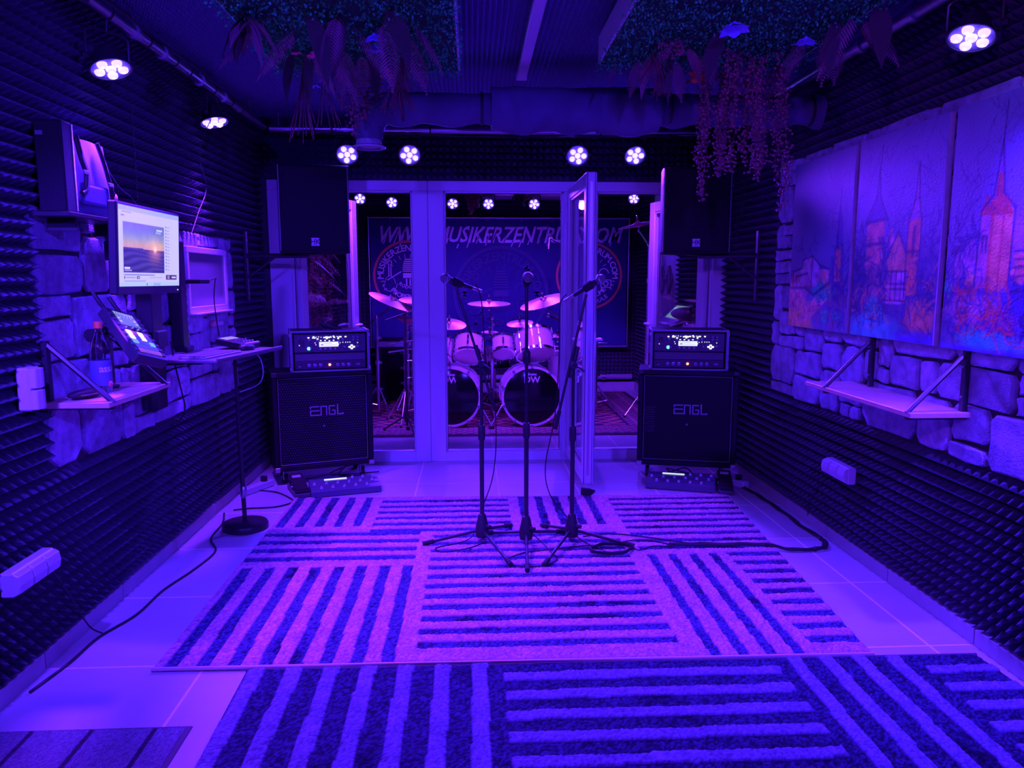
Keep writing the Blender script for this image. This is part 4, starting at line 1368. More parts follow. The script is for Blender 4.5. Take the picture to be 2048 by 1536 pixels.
floor_cable('microphone cable looped between the middle tripod legs', [(.29, 3.90, .08), (.36, 3.80, .04), (.40, 3.70, .022), (.42, 3.60, .022), (.34, 3.52, .022), (.22, 3.52, .022), (.16, 3.60, .022), (.26, 3.70, .022), (.40, 3.74, .022), (.55, 3.78, .022), (.70, 3.80, .022), (.9, 3.86, .022), (1.05, 3.78, .022)], .0035)
floor_cable('long cable running from the right tripod to the right wall', [(.60, 3.93, .022), (.75, 3.97, .022), (.95, 3.90, .022), (1.15, 3.80, .022), (1.35, 3.765, .022), (1.56, 3.745, .022), (1.68, 3.70, .010), (1.84, 3.73, .008), (1.90, 3.82, .008)], .0035)
t = thing('cable_bundle', 'black cable bundle tied together along the right wall', 'cable bundle', (0, 0, 0))
path = [(1.04, 3.775, .024), (1.2, 3.77, .026), (1.38, 3.755, .026), (1.55, 3.745, .026), (1.66, 3.70, .014), (1.78, 3.695, .013), (1.875, 3.73, .013), (1.91, 3.86, .013), (1.89, 4.05, .013), (1.895, 4.3, .013), (1.885, 4.55, .013), (1.87, 4.75, .013), (1.84, 4.92, .013)]
for k in range(4):
    off = Vector((.006 * math.cos(k * 1.6), .006 * math.sin(k * 1.6), .004 * math.sin(k * 1.6 + .5)))
    MB().tube([Vector(p) + off * (1 + .4 * math.sin(i + k)) for i, p in enumerate(catmull(path, 6))], .0042, 6).build('cable_strand', M_cable, t, smooth=60)
for p in ((1.55, 3.745, .024), (1.80, 3.70, .013), (1.905, 3.86, .013), (1.89, 4.12, .013), (1.89, 4.40, .013)):
    MB().sphere(p, .013, 8, 6).build('cable_tie', M_black, t)
floor_cable('black cable trailing along the left wall on the tiles', [(-1.50, 4.43, .03), (-1.47, 4.30, .008), (-1.45, 4.05, .006), (-1.36, 3.85, .006), (-1.38, 3.6, .006), (-1.43, 3.35, .006), (-1.44, 3.1, .006), (-1.50, 2.9, .006), (-1.51, 2.7, .006), (-1.54, 2.5, .006)], .005)
t = thing('door_wedge', 'black rubber wedge under the open door leaf', 'door wedge', (.765, 4.82, .0), (0, 0, R(-25)))
MB().prism([(-.07, .0), (.07, .0), (.07, .012), (-.05, .052), (-.07, .052)], -.03, .03, frame((0, 0, 0), (0, 1, 0), (0, 0, 1))).build('wedge_body', M_rubber, t, bevel=.003)
MB().bx(-.031, .031, -.071, -.05, .0525, .056).build('wedge_grip', M_black, t)

# ------------------------------------------------------------------ right wall: canvases, shelf, sockets
def pt_in_poly(X, Y, poly):
    ins = np.zeros(X.shape, bool)
    n = len(poly)
    for i in range(n):
        x0, y0 = poly[i]
        x1, y1 = poly[(i + 1) % n]
        c = ((y0 > Y) != (y1 > Y)) & (X < (x1 - x0) * (Y - y0) / (y1 - y0 + 1e-12) + x0)
        ins ^= c
    return ins


class Painter:
    def __init__(s, W, H, seed):
        s.W, s.H = W, H
        s.rng = np.random.default_rng(seed)
        s.rnd = random.Random(seed)
        u, v = np.meshgrid(np.linspace(0, 1, W), np.linspace(0, 1, H))
        s.u, s.v = u, v                                   # v=0 bottom
        s.n1, s.n2 = rug_noise(H, W, 18, s.rng), rug_noise(H, W, 5, s.rng)
        s.a = np.ones((H, W, 3)) * np.array([.19, .24, .36]) * (.92 + .16 * s.n1[..., None])

    def blend(s, m, c, k=1.0):
        m = (np.clip(m, 0, 1) * k)[..., None]
        s.a = s.a * (1 - m) + np.array(c)[None, None] * m * (.65 + .7 * s.n2[..., None])

    def poly(s, pts, c, k=.9, wob=.02):
        U, V = s.u + (s.n2 - .5) * wob, s.v + (s.n1 - .5) * wob
        s.blend(pt_in_poly(U, V, pts).astype(float), c, k)

    def blob(s, x, y, rx, ry, c, k=.9):
        d = ((s.u - x) / rx) ** 2 + ((s.v - y) / ry) ** 2
        s.blend(np.clip(1.5 - d - (s.n2 - .5) * 1.2, 0, 1), c, k)

    def line(s, pts, c=(.05, .03, .14), w=.006, k=.85):
        for (x0, y0), (x1, y1) in zip(pts[:-1], pts[1:]):
            dx, dy = x1 - x0, y1 - y0
            L2 = dx * dx + dy * dy + 1e-9
            m = 1.5 * w
            i0, i1 = int(max(0, (min(x0, x1) - m) * s.W - 1)), int(min(s.W, (max(x0, x1) + m) * s.W + 2))
            j0, j1 = int(max(0, (min(y0, y1) - m) * s.H - 1)), int(min(s.H, (max(y0, y1) + m) * s.H + 2))
            if i1 <= i0 or j1 <= j0:
                continue
            q = (slice(j0, j1), slice(i0, i1))
            U, V = s.u[q], s.v[q]
            t = np.clip(((U - x0) * dx + (V - y0) * dy) / L2, 0, 1)
            d = np.hypot(U - x0 - t * dx, (V - y0 - t * dy) * s.H / s.W)
            g = (np.clip(1.4 - d / w, 0, 1) * k)[..., None]
            s.a[q] = s.a[q] * (1 - g) + np.array(c)[None, None] * g * (.65 + .7 * s.n2[q][..., None])

    def scribble(s, x0, x1, y0, y1, n, c=(.06, .04, .18), w=.004, L=.07, vert=.5):
        for _ in range(n):
            x, y = s.rnd.uniform(x0, x1), s.rnd.uniform(y0, y1)
            a = s.rnd.choice([PI / 2 + s.rnd.gauss(0, .35), s.rnd.uniform(0, PI)]) if s.rnd.random() < vert else s.rnd.uniform(0, 2 * PI)
            p = [(x, y)]
            for _k in range(s.rnd.randint(2, 4)):
                a += s.rnd.uniform(-.7, .7)
                l = s.rnd.uniform(.3, 1) * L
                x, y = x + math.cos(a) * l, y + math.sin(a) * l * .7
                p.append((x, y))
            s.line(p, c, w * s.rnd.uniform(.6, 1.3), s.rnd.uniform(.4, .9))


OR, OR2, RD, INK, TEAL, VIO, PNK = (1.0, .36, .10), (1.0, .55, .18), (.70, .10, .04), (.02, .015, .07), (.02, 1.0, .42), (.10, .06, .22), (1.0, .45, .34)


def paint(k):
    p = Painter(120, 160, 60 + k)
    if k == 0:
        p.blob(.5, .18, .75, .16, VIO, .6)
        p.blob(.15, .05, .30, .14, OR2, .95)
        p.blob(.12, .20, .2, .1, PNK, .8)
        p.poly([(.10, .02), (.3, .02), (.75, .20), (.70, .26), (.5, .2)], PNK, .85)
        p.poly([(.06, .25), (.06, .34), (.22, .36), (.23, .41), (.40, .43), (.40, .25)], (.62, .42, .46), .9)
        p.poly([(.40, .25), (.40, .43), (.52, .37), (.52, .24)], (.6, .38, .6), .9)
        p.poly([(.52, .24), (.52, .34), (.70, .34), (.70, .24)], (.8, .42, .4), .9)
        p.poly([(.60, .24), (.60, .33), (.66, .33), (.66, .24)], OR, .8)
        p.poly([(.76, .25), (.78, .60), (.82, .72), (.87, .60), (.92, .25)], (.08, .06, .30), .85)
        p.poly([(.78, .28), (.79, .46), (.86, .48), (.88, .28)], OR, .7)
        p.blob(.60, .22, .17, .06, TEAL, .95)
        p.blob(.65, .08, .06, .04, TEAL, .9)
        p.blob(.85, .10, .06, .04, TEAL, .7)
        p.line([(.06, .25), (.06, .34), (.22, .36), (.23, .41), (.40, .43), (.40, .25)], INK, .008)
        p.line([(.40, .43), (.55, .37), (.70, .35)], INK, .008)
        p.line([(.12, .31), (.33, .33)], INK, .009)
        p.line([(.02, .24), (.3, .24), (.45, .2), (.7, .27)], INK, .014)
        p.scribble(.0, .5, .08, .24, 40)
        p.scribble(.5, 1, .02, .3, 140, L=.05)
        p.scribble(.0, 1, .02, .28, 60, c=RD, L=.05, w=.006)
        p.scribble(.72, 1, .05, .5, 60, c=(.05, .03, .2), L=.06, w=.009)
        p.scribble(.7, 1, .3, .66, 26, L=.09)
        p.scribble(.1, .5, .42, .50, 16, L=.06)
        p.line([(.80, .45), (.82, .80)], INK, .006)
        p.scribble(.6, .95, .65, .85, 9, L=.07, w=.003)
    elif k == 1:
        p.blob(.5, .25, .8, .22, VIO, .6)
        p.poly([(.16, .34), (.16, .58), (.38, .60), (.38, .34)], (.85, .34, .18), .95)
        p.poly([(.17, .22), (.17, .36), (.37, .36), (.37, .22)], (.55, .25, .22), .85)
        p.poly([(.13, .58), (.26, .70), (.28, .84), (.31, .70), (.42, .58)], (.07, .05, .26), .95)
        p.poly([(.66, .22), (.66, .56), (.80, .56), (.80, .22)], OR, .9)
        p.poly([(.64, .56), (.72, .66), (.74, .80), (.76, .66), (.82, .56)], (.45, .22, .35), .9)
        p.poly([(.44, .30), (.44, .40), (.56, .52), (.66, .40), (.66, .30)], OR2, .9)
        p.poly([(.42, .18), (.42, .34), (.68, .34), (.68, .18)], (.75, .4, .55), .9)
        p.poly([(.40, .42), (.40, .50), (.47, .55), (.52, .48)], PNK, .8)
        p.blob(.85, .12, .14, .08, OR2, .85)
        p.blob(.2, .16, .16, .1, (.5, .25, .3), .6)
        p.poly([(.0, .0), (.30, .24), (.48, .10), (.62, .0)], TEAL, .75, .05)
        p.blob(.30, .05, .3, .07, (.1, .75, .6), .85)
        p.blob(.85, .0, .3, .05, (.1, .05, .6), .8)
        for x in (.44, .50, .56, .62, .66):
            p.line([(x, .19), (x, .33)], INK, .006)
        for y in (.19, .245, .27, .33):
            p.line([(.42, y), (.68, y)], INK, .007)
        p.line([(.16, .47), (.38, .47)], INK, .012)
        p.line([(.14, .58), (.40, .59)], INK, .012)
        p.line([(.13, .58), (.26, .70), (.28, .84), (.31, .70), (.42, .58)], INK, .010)
        p.line([(.28, .80), (.30, .95)], INK, .006)
        p.line([(.66, .22), (.66, .56), (.72, .66), (.74, .82), (.76, .66), (.80, .56), (.80, .22)], INK, .008)
        p.line([(.66, .42), (.80, .42)], INK, .01)
        p.line([(.73, .40), (.73, .53)], INK, .016)
        p.line([(.44, .40), (.56, .52), (.66, .40)], INK, .008)
        p.line([(.3, .84), (.55, .81), (.85, .86)], (.25, .18, .5), .004)
        p.scribble(.0, .16, .1, .55, 80, c=(.03, .02, .14), L=.05, w=.010)
        p.scribble(.0, .45, .06, .34, 150, L=.05, w=.006)
        p.scribble(.36, .46, .25, .5, 40, c=(.03, .02, .14), L=.05, w=.009)
        p.scribble(.8, 1, .1, .5, 60, c=(.04, .03, .2), L=.05, w=.009)
        p.scribble(.0, 1, .05, .3, 60, c=OR, L=.04, w=.005)
        p.scribble(.38, .70, .42, .62, 40, L=.06)
        p.scribble(.66, 1, .02, .30, 80, L=.05)
        p.scribble(.80, 1, .2, .60, 50, L=.06)
        p.scribble(.10, .45, .68, .92, 30, L=.08, w=.003)
        p.scribble(.6, .95, .62, .95, 26, L=.08, w=.003)
        p.scribble(.0, .16, .3, .6, 26, L=.06)
    else:
        p.blob(.5, .2, .8, .2, VIO, .65)
        p.blob(.85, .45, .4, .14, (.75, .35, .4), .6)
        p.poly([(.55, .28), (.55, .40), (1, .42), (1, .28)], OR, .8, .05)
        p.poly([(.26, .26), (.28, .56), (.36, .58), (.36, .26)], (.70, .28, .28), .9)
        p.poly([(.36, .24), (.36, .58), (.52, .56), (.52, .24)], OR, .95)
        p.poly([(.26, .54), (.30, .62), (.36, .60), (.40, .80), (.44, .62), (.50, .60), (.52, .54)], RD, .95)
        p.poly([(.38, .70), (.40, .92), (.43, .70)], (.25, .15, .5), .8)
        p.poly([(.08, .30), (.08, .40), (.24, .46), (.26, .30)], (.7, .35, .4), .8)
        p.blob(.2, .30, .06, .04, OR2, .9)
        p.blob(.75, .17, .28, .10, (.06, .04, .42), .95)
        p.blob(.25, .17, .2, .07, PNK, .6)
        p.blob(.45, .12, .2, .05, RD, .5)
        p.blob(.36, .05, .20, .045, TEAL, .95)
        p.blob(.60, .04, .2, .03, (.1, .7, .6), .85)
        p.blob(.3, -.02, .8, .04, (.08, .05, .6), .8)
        p.blob(.02, .26, .05, .04, TEAL, .8)
        for y in (.30, .335, .365, .395):
            p.line([(.55, y), (.75, y + .008), (1, y - .01)], INK, .007)
        p.line([(.30, .40), (.30, .46), (.33, .46), (.33, .40)], INK, .010)
        p.line([(.36, .24), (.36, .58)], RD, .014)
        p.line([(.44, .24), (.45, .55)], RD, .008)
        p.line([(.52, .24), (.53, .56), (.44, .62), (.40, .82), (.36, .62), (.27, .56), (.26, .26)], INK, .008)
        p.line([(.40, .80), (.41, .97)], INK, .006)
        p.line([(.55, .24), (.7, .26), (1, .22)], INK, .016)
        p.line([(.05, .40), (.26, .47)], INK, .02)
        p.scribble(.0, .28, .38, .72, 46, L=.06)
        p.scribble(.28, .60, .62, .95, 34, L=.07, w=.003)
        p.scribble(.05, .6, .06, .24, 140, L=.05, w=.006)
        p.scribble(.0, .25, .2, .5, 70, c=(.04, .03, .2), L=.05, w=.009)
        p.scribble(.05, .6, .05, .25, 50, c=RD, L=.05, w=.006)
        p.scribble(.6, .95, .08, .26, 50, c=(.02, .01, .10), L=.05, w=.012)
        p.scribble(.6, 1, .05, .25, 60, L=.05)
        p.scribble(.55, .8, .5, .75, 20, L=.08, w=.003)
    return np.clip(p.a, .004, 1)


for k, (ya, yb, lb) in enumerate(((4.465, 3.755, 'tall canvas painting with a pale castle and winding path, furthest from the camera'),
                                  (3.715, 3.02, 'tall canvas painting with a round tower and half-timbered house, in the middle'),
                                  (2.972, 2.275, 'tall canvas painting with a red spired church, cut off by the picture edge'))):
    t = thing('canvas_painting', lb, 'painting', (XR - .055, ya, 1.146), group='canvas paintings on the stone wall')
    w, h = ya - yb, .945
    F = frame((0, 0, 0), (0, -1, 0), (0, 0, 1))       # local z points into the room (-x)
    MB().bx(0, w, 0, h, -.004, .0235, F).build('stretched_canvas', mat('canvas_edge', (.5, .44, .5), .8, nscale=20, namt=.3), t, bevel=.003)
    raster('painted_surface', paint(k), w - .004, h - .004, M_paint, t, F @ Matrix.Translation((.002, .002, .0245)))

t = thing('wall_shelf', 'wooden shelf board on black brackets below the canvases', 'shelf', (0, 0, 0))
MB().bx(1.715, 1.965, 2.80, 3.74, .880, .902).build('shelf_board', M_wood, t, bevel=.003)
for y in (2.83, 3.53):
    br = bpy.data.objects.new('shelf_bracket', None)
    COL.objects.link(br)
    br.parent = t
    MB().bx(1.935, 1.955, y - .012, y + .012, .90, 1.15).build('upright', M_blackm, br)
    MB().tube([(1.942, y, 1.135), (1.715, y, .898)], .010, 6).build('diagonal_bar', M_blackm, br)
    MB().bx(1.715, 1.955, y - .012, y + .012, .872, .880).build('shelf_rest', M_blackm, br)
    for z in (.96, 1.08):
        MB().cyl((1.936, y, z), (1.931, y, z), .005, n=8).build('screw', M_steel, br)


def socket_block(label, x, y, z, n, sg, vertical=False, size=.085):
    """surface mounted sockets with curved front caps; sg=+1 faces +x"""
    t = thing('socket_block', label, 'wall sockets', (x, y, z), (0, 0, 0), group='surface mounted socket blocks')
    L = n * size
    box = (0, .045 * sg)
    a = (-L / 2, L / 2)
    if vertical:
        MB().bx(min(box), max(box), -size / 2, size / 2, -L / 2, L / 2).build('back_box', M_socket, t, bevel=.006)
    else:
        MB().bx(min(box), max(box), -L / 2, L / 2, -size / 2, size / 2).build('back_box', M_socket, t, bevel=.006)
    for i in range(n):
        c = -L / 2 + size * (i + .5)
        prof = [(-size / 2 + .003, .044), (size / 2 - .003, .044), (size / 2 - .012, .062), (0, .068), (-size / 2 + .012, .062)]
        F = frame((0, 0, c - size / 2 + .003), (0, 1, 0), (sg, 0, 0)) if vertical else frame((0, c - size / 2 + .003, 0), (0, 0, 1), (sg, 0, 0))
        if vertical:
            mb = MB().prism([(p[0], p[1]) for p in prof], 0, (size - .006) * (1 if F.to_3x3() @ Vector((0, 0, 1)) @ Vector((0, 0, 1)) > 0 else -1), F)
        else:
            mb = MB().prism([(p[0], p[1]) for p in prof], 0, (size - .006) * (1 if (F.to_3x3() @ Vector((0, 0, 1))).y > 0 else -1), F)
        mb.build('hinged_cap', M_socket, t, bevel=.003)
    return t


socket_block('row of three capped wall sockets low on the right foam wall', XR - .058, 3.72, .43, 3, -1, size=.085)
socket_block('row of three capped wall sockets low on the left foam wall', XL + .058, 2.555, .42, 3, 1, size=.085)
socket_block('pair of capped wall sockets by the left end of the wooden shelf', XL + .055, 2.66, 1.045, 2, 1, vertical=True, size=.075)
floor_cable('thin cables dropping from the low left wall sockets', [(-1.53, 2.68, .37), (-1.53, 2.76, .26), (-1.535, 2.83, .16), (-1.53, 2.90, .05), (-1.50, 2.93, .008)], .003, group=None)
floor_cable('thin cable dropping from the low right wall sockets', [(1.93, 3.88, .36), (1.92, 3.95, .28), (1.915, 4.02, .18), (1.92, 4.06, .08)], .003)

# ------------------------------------------------------------------ left wall: work corner
# wooden shelf with its two slanted bars
t = thing('wall_shelf', 'short wooden shelf board on the left stone wall below the screen', 'shelf', (0, 0, 0))
MB().bx(-1.575, -1.325, 2.76, 3.325, .955, .977).build('shelf_board', M_wood, t, bevel=.003)
for y in (2.80, 3.28):
    br = bpy.data.objects.new('shelf_bracket', None)
    COL.objects.link(br)
    br.parent = t
    MB().bx(-1.565, -1.545, y - .012, y + .012, .977, 1.20).build('upright', M_blackm, br)
    MB().tube([(-1.555, y, 1.19), (-1.325, y, .970)], .010, 6).build('diagonal_bar', M_blackm, br)
    MB().bx(-1.565, -1.325, y - .012, y + .012, .947, .955).build('shelf_rest', M_blackm, br)
# bottle
t = thing('water_bottle', 'clear plastic water bottle with orange cap and blue label on the shelf', 'bottle', (-1.47, 3.02, .977))
MB().lathe([(0, .002), (.034, 0), (.037, .01), (.037, .16), (.030, .20), (.016, .235), (.0135, .25), (.0135, .262), (0, .262)], 24).build('bottle_body', M_bottle, t, smooth=40)
MB().lathe([(.0378, .03), (.0385, .035), (.0385, .125), (.0378, .13)], 24).build('paper_label', M_blabel, t, smooth=40)
mb = MB()
for i, c in enumerate('assia'):
    v, f = text_geo(c, .040, 0, 'CENTER', .001)
    a = R(-62 + i * 21)
    mb.add(v, f, frame((.0392 * math.cos(a), .0392 * math.sin(a), .085), (-math.sin(a), math.cos(a), 0), (0, 0, 1)))
mb.build('label_lettering', M_white, t)
MB().lathe([(0, .05), (.012, .045), (.012, .040), (0, .038)], 12, frame((.037 * math.cos(R(-15)), .037 * math.sin(R(-15)), .005), (0, 1, 0), (0, 0, 1)) @ Matrix.Translation((0, .03, -.04))).build('label_fruit', mat('red_fruit', (.8, .1, .15), .5), t)
MB().lathe([(.0155, .255), (.0155, .278), (.014, .281), (0, .281)], 16).build('screw_cap', M_orange, t, smooth=40)
# sunglasses case / small folded pouch
t = thing('glasses_case', 'flat black glasses case lying on the wooden shelf', 'case', (-1.46, 2.87, .977), (0, 0, R(70)))
MB().sphere((0, 0, .018), .08, 18, 8, sc=(1, .42, .22)).build('case_body', M_black, t, smooth=50)
MB().tube([(-.075, 0, .018), (-.04, -.031, .018), (.03, -.033, .018), (.076, 0, .018)], .002, 5).build('zip', M_steel, t)
t = thing('key_ring', 'small ring of keys at the end of the glasses case', 'keys', (-1.40, 2.95, .980))
MB().tube([(.014 * math.cos(a), .014 * math.sin(a), .003) for a in [R(q) for q in range(0, 361, 30)]], .0016, 5).build('ring', M_steel, t)
MB().bx(.012, .05, -.006, .006, .001, .003).bx(.045, .06, -.010, .010, .001, .003).build('key', M_steel, t)

# tilted pad controller on an arm
Tc, Bc = Vector((-1.46, 3.19, 1.295)), Vector((-1.275, 3.055, 1.108))
ydir = (Tc - Bc)
L = ydir.length
xdir = Vector((0.10, 1, 0))
xdir = (xdir - ydir * (xdir.dot(ydir) / L / L)).normalized()
F = frame((Tc + Bc) / 2, xdir, ydir)
t = thing('pad_controller', 'black pad controller with lit screen tilted on an arm', 'controller', M=F)
w = .165
MB().bx(-w / 2, w / 2, -L / 2, L / 2, -.045, 0).build('housing', mat('controller_black', (.05, .05, .06), .45), t, bevel=.006)
ar = np.ones((18, 26, 3)) * np.array([.10, .16, .17])
ar[14:17, 2:24:3] = .55
ar[11:13, 3:23:4] = .4
for a_ in (4, 8):
    ar[a_:a_ + 2, 2:5] = .5
    ar[a_:a_ + 2, 21:24] = .5
raster('screen', ar, .105, .085, M_screen, t, Matrix.Translation((-.052, .045, .0012)))
cols = {3: [(1, .75, .55), (.45, .1, .2), (1, .75, .55), (.35, .1, .25)], 2: [(.95, .6, .6), (.1, .08, .3), (.95, .6, .65), (.1, .08, .3)], 1: [(.12, .25, .85), (.1, .1, .4), (.12, .12, .6), (.12, .3, .9)],
        0: [(.12, .1, .5), (.1, .1, .45), (.1, .1, .45), (.1, .1, .5)], -1: [(.4, .1, .45), (.3, .1, .45), (.35, .1, .45), (.4, .1, .4)]}
for r_, row in cols.items():
    for c_, cc in enumerate(row):
        m_ = mat('pad_%d_%d' % (r_ + 1, c_), cc, .5, emit=cc, estr=.8 if max(cc) > .8 else .25)
        MB().bx(-.055 + c_ * .0285, -.0295 + c_ * .0285, -.098 + r_ * .0275 + .002, -.0735 + r_ * .0275, .0005, .005).build('pad', m_, t, bevel=.001)
for q in range(8):
    for sx in (-1, 1):
        MB().bx(sx * .070 - .007, sx * .070 + .007, -.12 + q * .031, -.108 + q * .031, .0005, .004).build('side_button', M_leddim, t)
for q in range(4):
    MB().lathe([(.006, 0), (.006, .010), (0, .011)], 10, Matrix.Translation((-.045 + q * .03, .026, .0005))).build('encoder', M_steel, t)
for q in (-.05, .03):
    MB().tube([(q, L / 2 - .01, -.02), (q - .005, L / 2 + .05, -.02), (q - .02, L / 2 + .10, -.01)], .008, 6).build('plugged_cable', M_cable, t, smooth=50)
t = thing('controller_arm', 'black stand arm behind the tilted pad controller', 'stand', (0, 0, 0))
MB().cyl((-1.52, 3.16, .977), (-1.52, 3.10, 1.20), .012, n=10).build('post', M_blackm, t, smooth=40)
MB().tube([(-1.52, 3.10, 1.20), (-1.47, 3.09, 1.235), (-1.435, 3.09, 1.20)], .018, 8).build('tilt_arm', M_black, t, smooth=40)
MB().cyl((-1.52, 3.16, .977), (-1.52, 3.16, .985), .05, n=20).build('foot_plate', M_blackm, t, smooth=40)
MB().cyl((-1.53, 3.07, 1.20), (-1.51, 3.15, 1.20), .026, n=14).build('joint', M_black, t, smooth=40)

# computer screen on a wall column
col_ = thing('wall_column', 'black vertical mounting column behind the lit screen', 'mount', (0, 0, 0))
MB().bx(-1.575, -1.50, 3.60, 3.72, .80, 1.75).build('column_profile', M_blackm, col_, bevel=.004)
MB().bx(-1.52, -1.412, 3.22, 3.70, 1.50, 1.58).build('screen_arm', M_blackm, col_, bevel=.004)
MB().bx(-1.575, -1.48, 3.60, 3.72, 1.10, 1.18).build('clamp', M_black, col_, bevel=.006)
MB().bx(-1.56, -1.40, 3.67, 3.76, 1.010, 1.035).build('tray_arm', M_blackm, col_, bevel=.004)
t = thing('computer_screen', 'computer screen showing a sunset video on the left wall', 'screen', (-1.345, 2.935, 1.362))
W_, H_ = .61, .355
Fm = frame((0, 0, 0), (0, 1, 0), (.05, 0, 1))
MB().bx(0, W_, 0, H_, -.035, 0, Fm).build('screen_housing', M_black, t, bevel=.006)
MB().bx(.2, .42, .06, .26, -.065, -.034, Fm).build('rear_bulge', M_black, t, bevel=.01)
sw, sh = 150, 90
ar = np.ones((sh, sw, 3)) * np.array([.60, .60, .63])
vv = np.linspace(0, 1, sh)[:, None]
uu = np.linspace(0, 1, sw)[None]
ar[84:, :] = (.40, .47, .60)
ar[82:83, 8:28] = .3
ar[78:79, 6:13] = .08
ar[:5, :] = (.45, .62, .55)
ar[1:4, 62:64] = .1
for q in range(80, 96, 3):
    ar[1:4, q:q + 1] = (.1, .15, .15)
vx0, vx1, vy0, vy1 = 10, 108, 16, 72
U = np.linspace(0, 1, vx1 - vx0)[None] * np.ones((vy1 - vy0, 1))
V = np.linspace(0, 1, vy1 - vy0)[:, None] * np.ones((1, vx1 - vx0))
sky = np.stack([.22 + .45 * np.exp(-((V - .52) / .16) ** 2), .19 + .22 * np.exp(-((V - .60) / .2) ** 2), .30 - .12 * np.exp(-((V - .55) / .2) ** 2)], -1)
wav = .5 + .5 * np.sin(V * 60 + 3 * np.sin(U * 5 + V * 9))
sea = np.stack([.03 + .05 * wav, .025 + .03 * wav, .10 + .10 * wav], -1)
hor = .50 - .02 * U
im = np.where((V > hor)[..., None], sky, sea)
sd = np.hypot((U - .76) * 1.6, V - .485)
im = im + np.exp(-(sd / .05) ** 2)[..., None] * np.array([1, .55, .2]) + np.exp(-(sd / .22) ** 2)[..., None] * np.array([.45, .16, .02])
im *= (.86 + .14 * rug_noise(*U.shape, 5, np.random.default_rng(2)))[..., None]
ar[vy0:vy1, vx0:vx1] = im
ar[62:69, 80:106] = (.13, .22, .22)
ar[66:68, 88:103] = .7
ar[63:65, 86:100] = .45
ar[20:22, 12:24] = .8
ar[18:19, 12:28] = .5
ar[13:14, 11:82] = .12
ar[9:12, 11:13] = .03
ar[10:11, 15:36] = .25
ar[9:12, 39:46] = .03
ar[10:11, 41:45] = .7
ar[10:11, 70:104:2] = .25
ar[6:7, 11:60] = .3
for q in range(20, 76, 4):
    ar[q:q + 2, 112:114] = .1
    ar[q:q + 1, 116:116 + 6 + (q * 7) % 14] = .32
ar[8:14, 112:142] = (.06, .03, .06)
ar[9:13, 116:122] = (.4, .25, .3)
ar[10:12, 128:140] = .65
raster('screen_picture', ar, W_ - .024, H_ - .045, M_screen, t, Fm @ Matrix.Translation((.012, .033, .0008)))
MB().bx(W_ - .03, W_ - .026, .012, .016, .0, .002, Fm).build('power_light', M_ledw, t)

# white framed board
t = thing('framed_board', 'glossy board with white frame at the far end of the left stone wall', 'board', (XL + .052, 4.21, 1.235), (0, 0, 0))
Fb = frame((0, 0, 0), (0, 1, 0), (0, 0, 1))
MB().bx(.03, .64, .03, .34, 0, .008, Fb).build('board_panel', M_shiny, t)
for a in ((0, .67, 0, .035), (0, .67, .335, .37), (0, .035, .035, .335), (.635, .67, .035, .335)):
    MB().bx(*a, 0, .018, Fb).build('frame_strip', M_white, t, bevel=.003)
MB().bx(.02, .65, -.010, .0, .0, .05, Fb).build('pen_ledge', M_white, t, bevel=.002)

# cable trunking and router near the board
t = thing('cable_trunking', 'white slotted cable trunk standing beside the black column', 'cable trunk', (-1.545, 4.12, 0))
MB().bx(-.02, .012, -.02, .02, 1.11, 1.40).build('trunk_body', M_white, t, bevel=.002)
for k in range(6):
    MB().bx(.0115, .0135, -.012, .012, 1.13 + k * .045, 1.155 + k * .045).build('slot', M_grey, t)
t = thing('second_column', 'narrow black column between screen and white framed board', 'mount', (-1.55, 4.03, 0))
MB().bx(-.02, .04, -.04, .04, 1.06, 1.62).build('column_profile', M_blackm, t, bevel=.004)
MB().bx(-.005, .06, -.05, .05, 1.045, 1.075).build('column_foot', M_black, t, bevel=.004)
t = thing('router_box', 'flat black box with cables on top of the white cable trunk', 'router', (-1.50, 4.14, 1.40))
MB().bx(-.05, .06, -.06, .09, 0, .025).build('box_shell', M_black, t, bevel=.005)
MB().tube(catmull([(.05, .08, .015), (.08, .13, .03), (.06, .17, .01), (.04, .2, -.1), (.05, .22, -.3)], 5), .003, 5).build('lead', M_cable, t)
t = thing('marker_clip', 'pale clip with pink end below the white framed board', 'clip', (-1.555, 4.55, 1.14), (0, 0, 0))
MB().bx(0, .02, 0, .16, .005, .03).build('clip_bar', M_white, t, bevel=.004)
MB().sphere((.012, .0, .022), .022, 12, 8).build('clip_end', mat('pink_plastic', (.8, .35, .35), .4), t, smooth=50)

# keyboard tray, keyboard, mouse, mixer
t = thing('keyboard_tray', 'grey tray carrying keyboard, mouse and small mixer', 'tray', (-1.325, 3.945, 1.040), (0, 0, R(-10)))
MB().bx(-.19, .19, -.36, .36, -.010, .004).build('tray_board', M_grey, t, bevel=.004)
MB().bx(.185, .195, -.36, .36, .0, .014).build('tray_lip', M_grey, t, bevel=.003)
MB().bx(-.10, .02, -.2, .12, -.035, -.010).build('tray_support', M_blackm, t, bevel=.003)
k = thing('computer_keyboard', 'slim grey keyboard on the tray', 'keyboard', (-1.305, 3.84, 1.0445), (0, 0, R(-10)))
MB().bx(-.065, .075, -.22, .14, 0, .010).build('keyboard_case', M_lgrey, k, bevel=.003)
key = MB().bx(-.0088, .0088, -.0088, .0088, 0, .004).mesh('key', M_grey, bevel=.0012)
for i in range(6):
    for j in range(17):
        link('key', key, k, Matrix.Translation((-.052 + i * .0225, -.207 + j * .0208, .010)))
t = thing('computer_mouse', 'dark mouse beside the keyboard on the tray', 'mouse', (-1.22, 4.10, 1.0445), (0, 0, R(-25)))
MB().sphere((0, 0, .012), .055, 18, 10, sc=(.55, 1, .42)).build('mouse_shell', M_black, t, smooth=60)
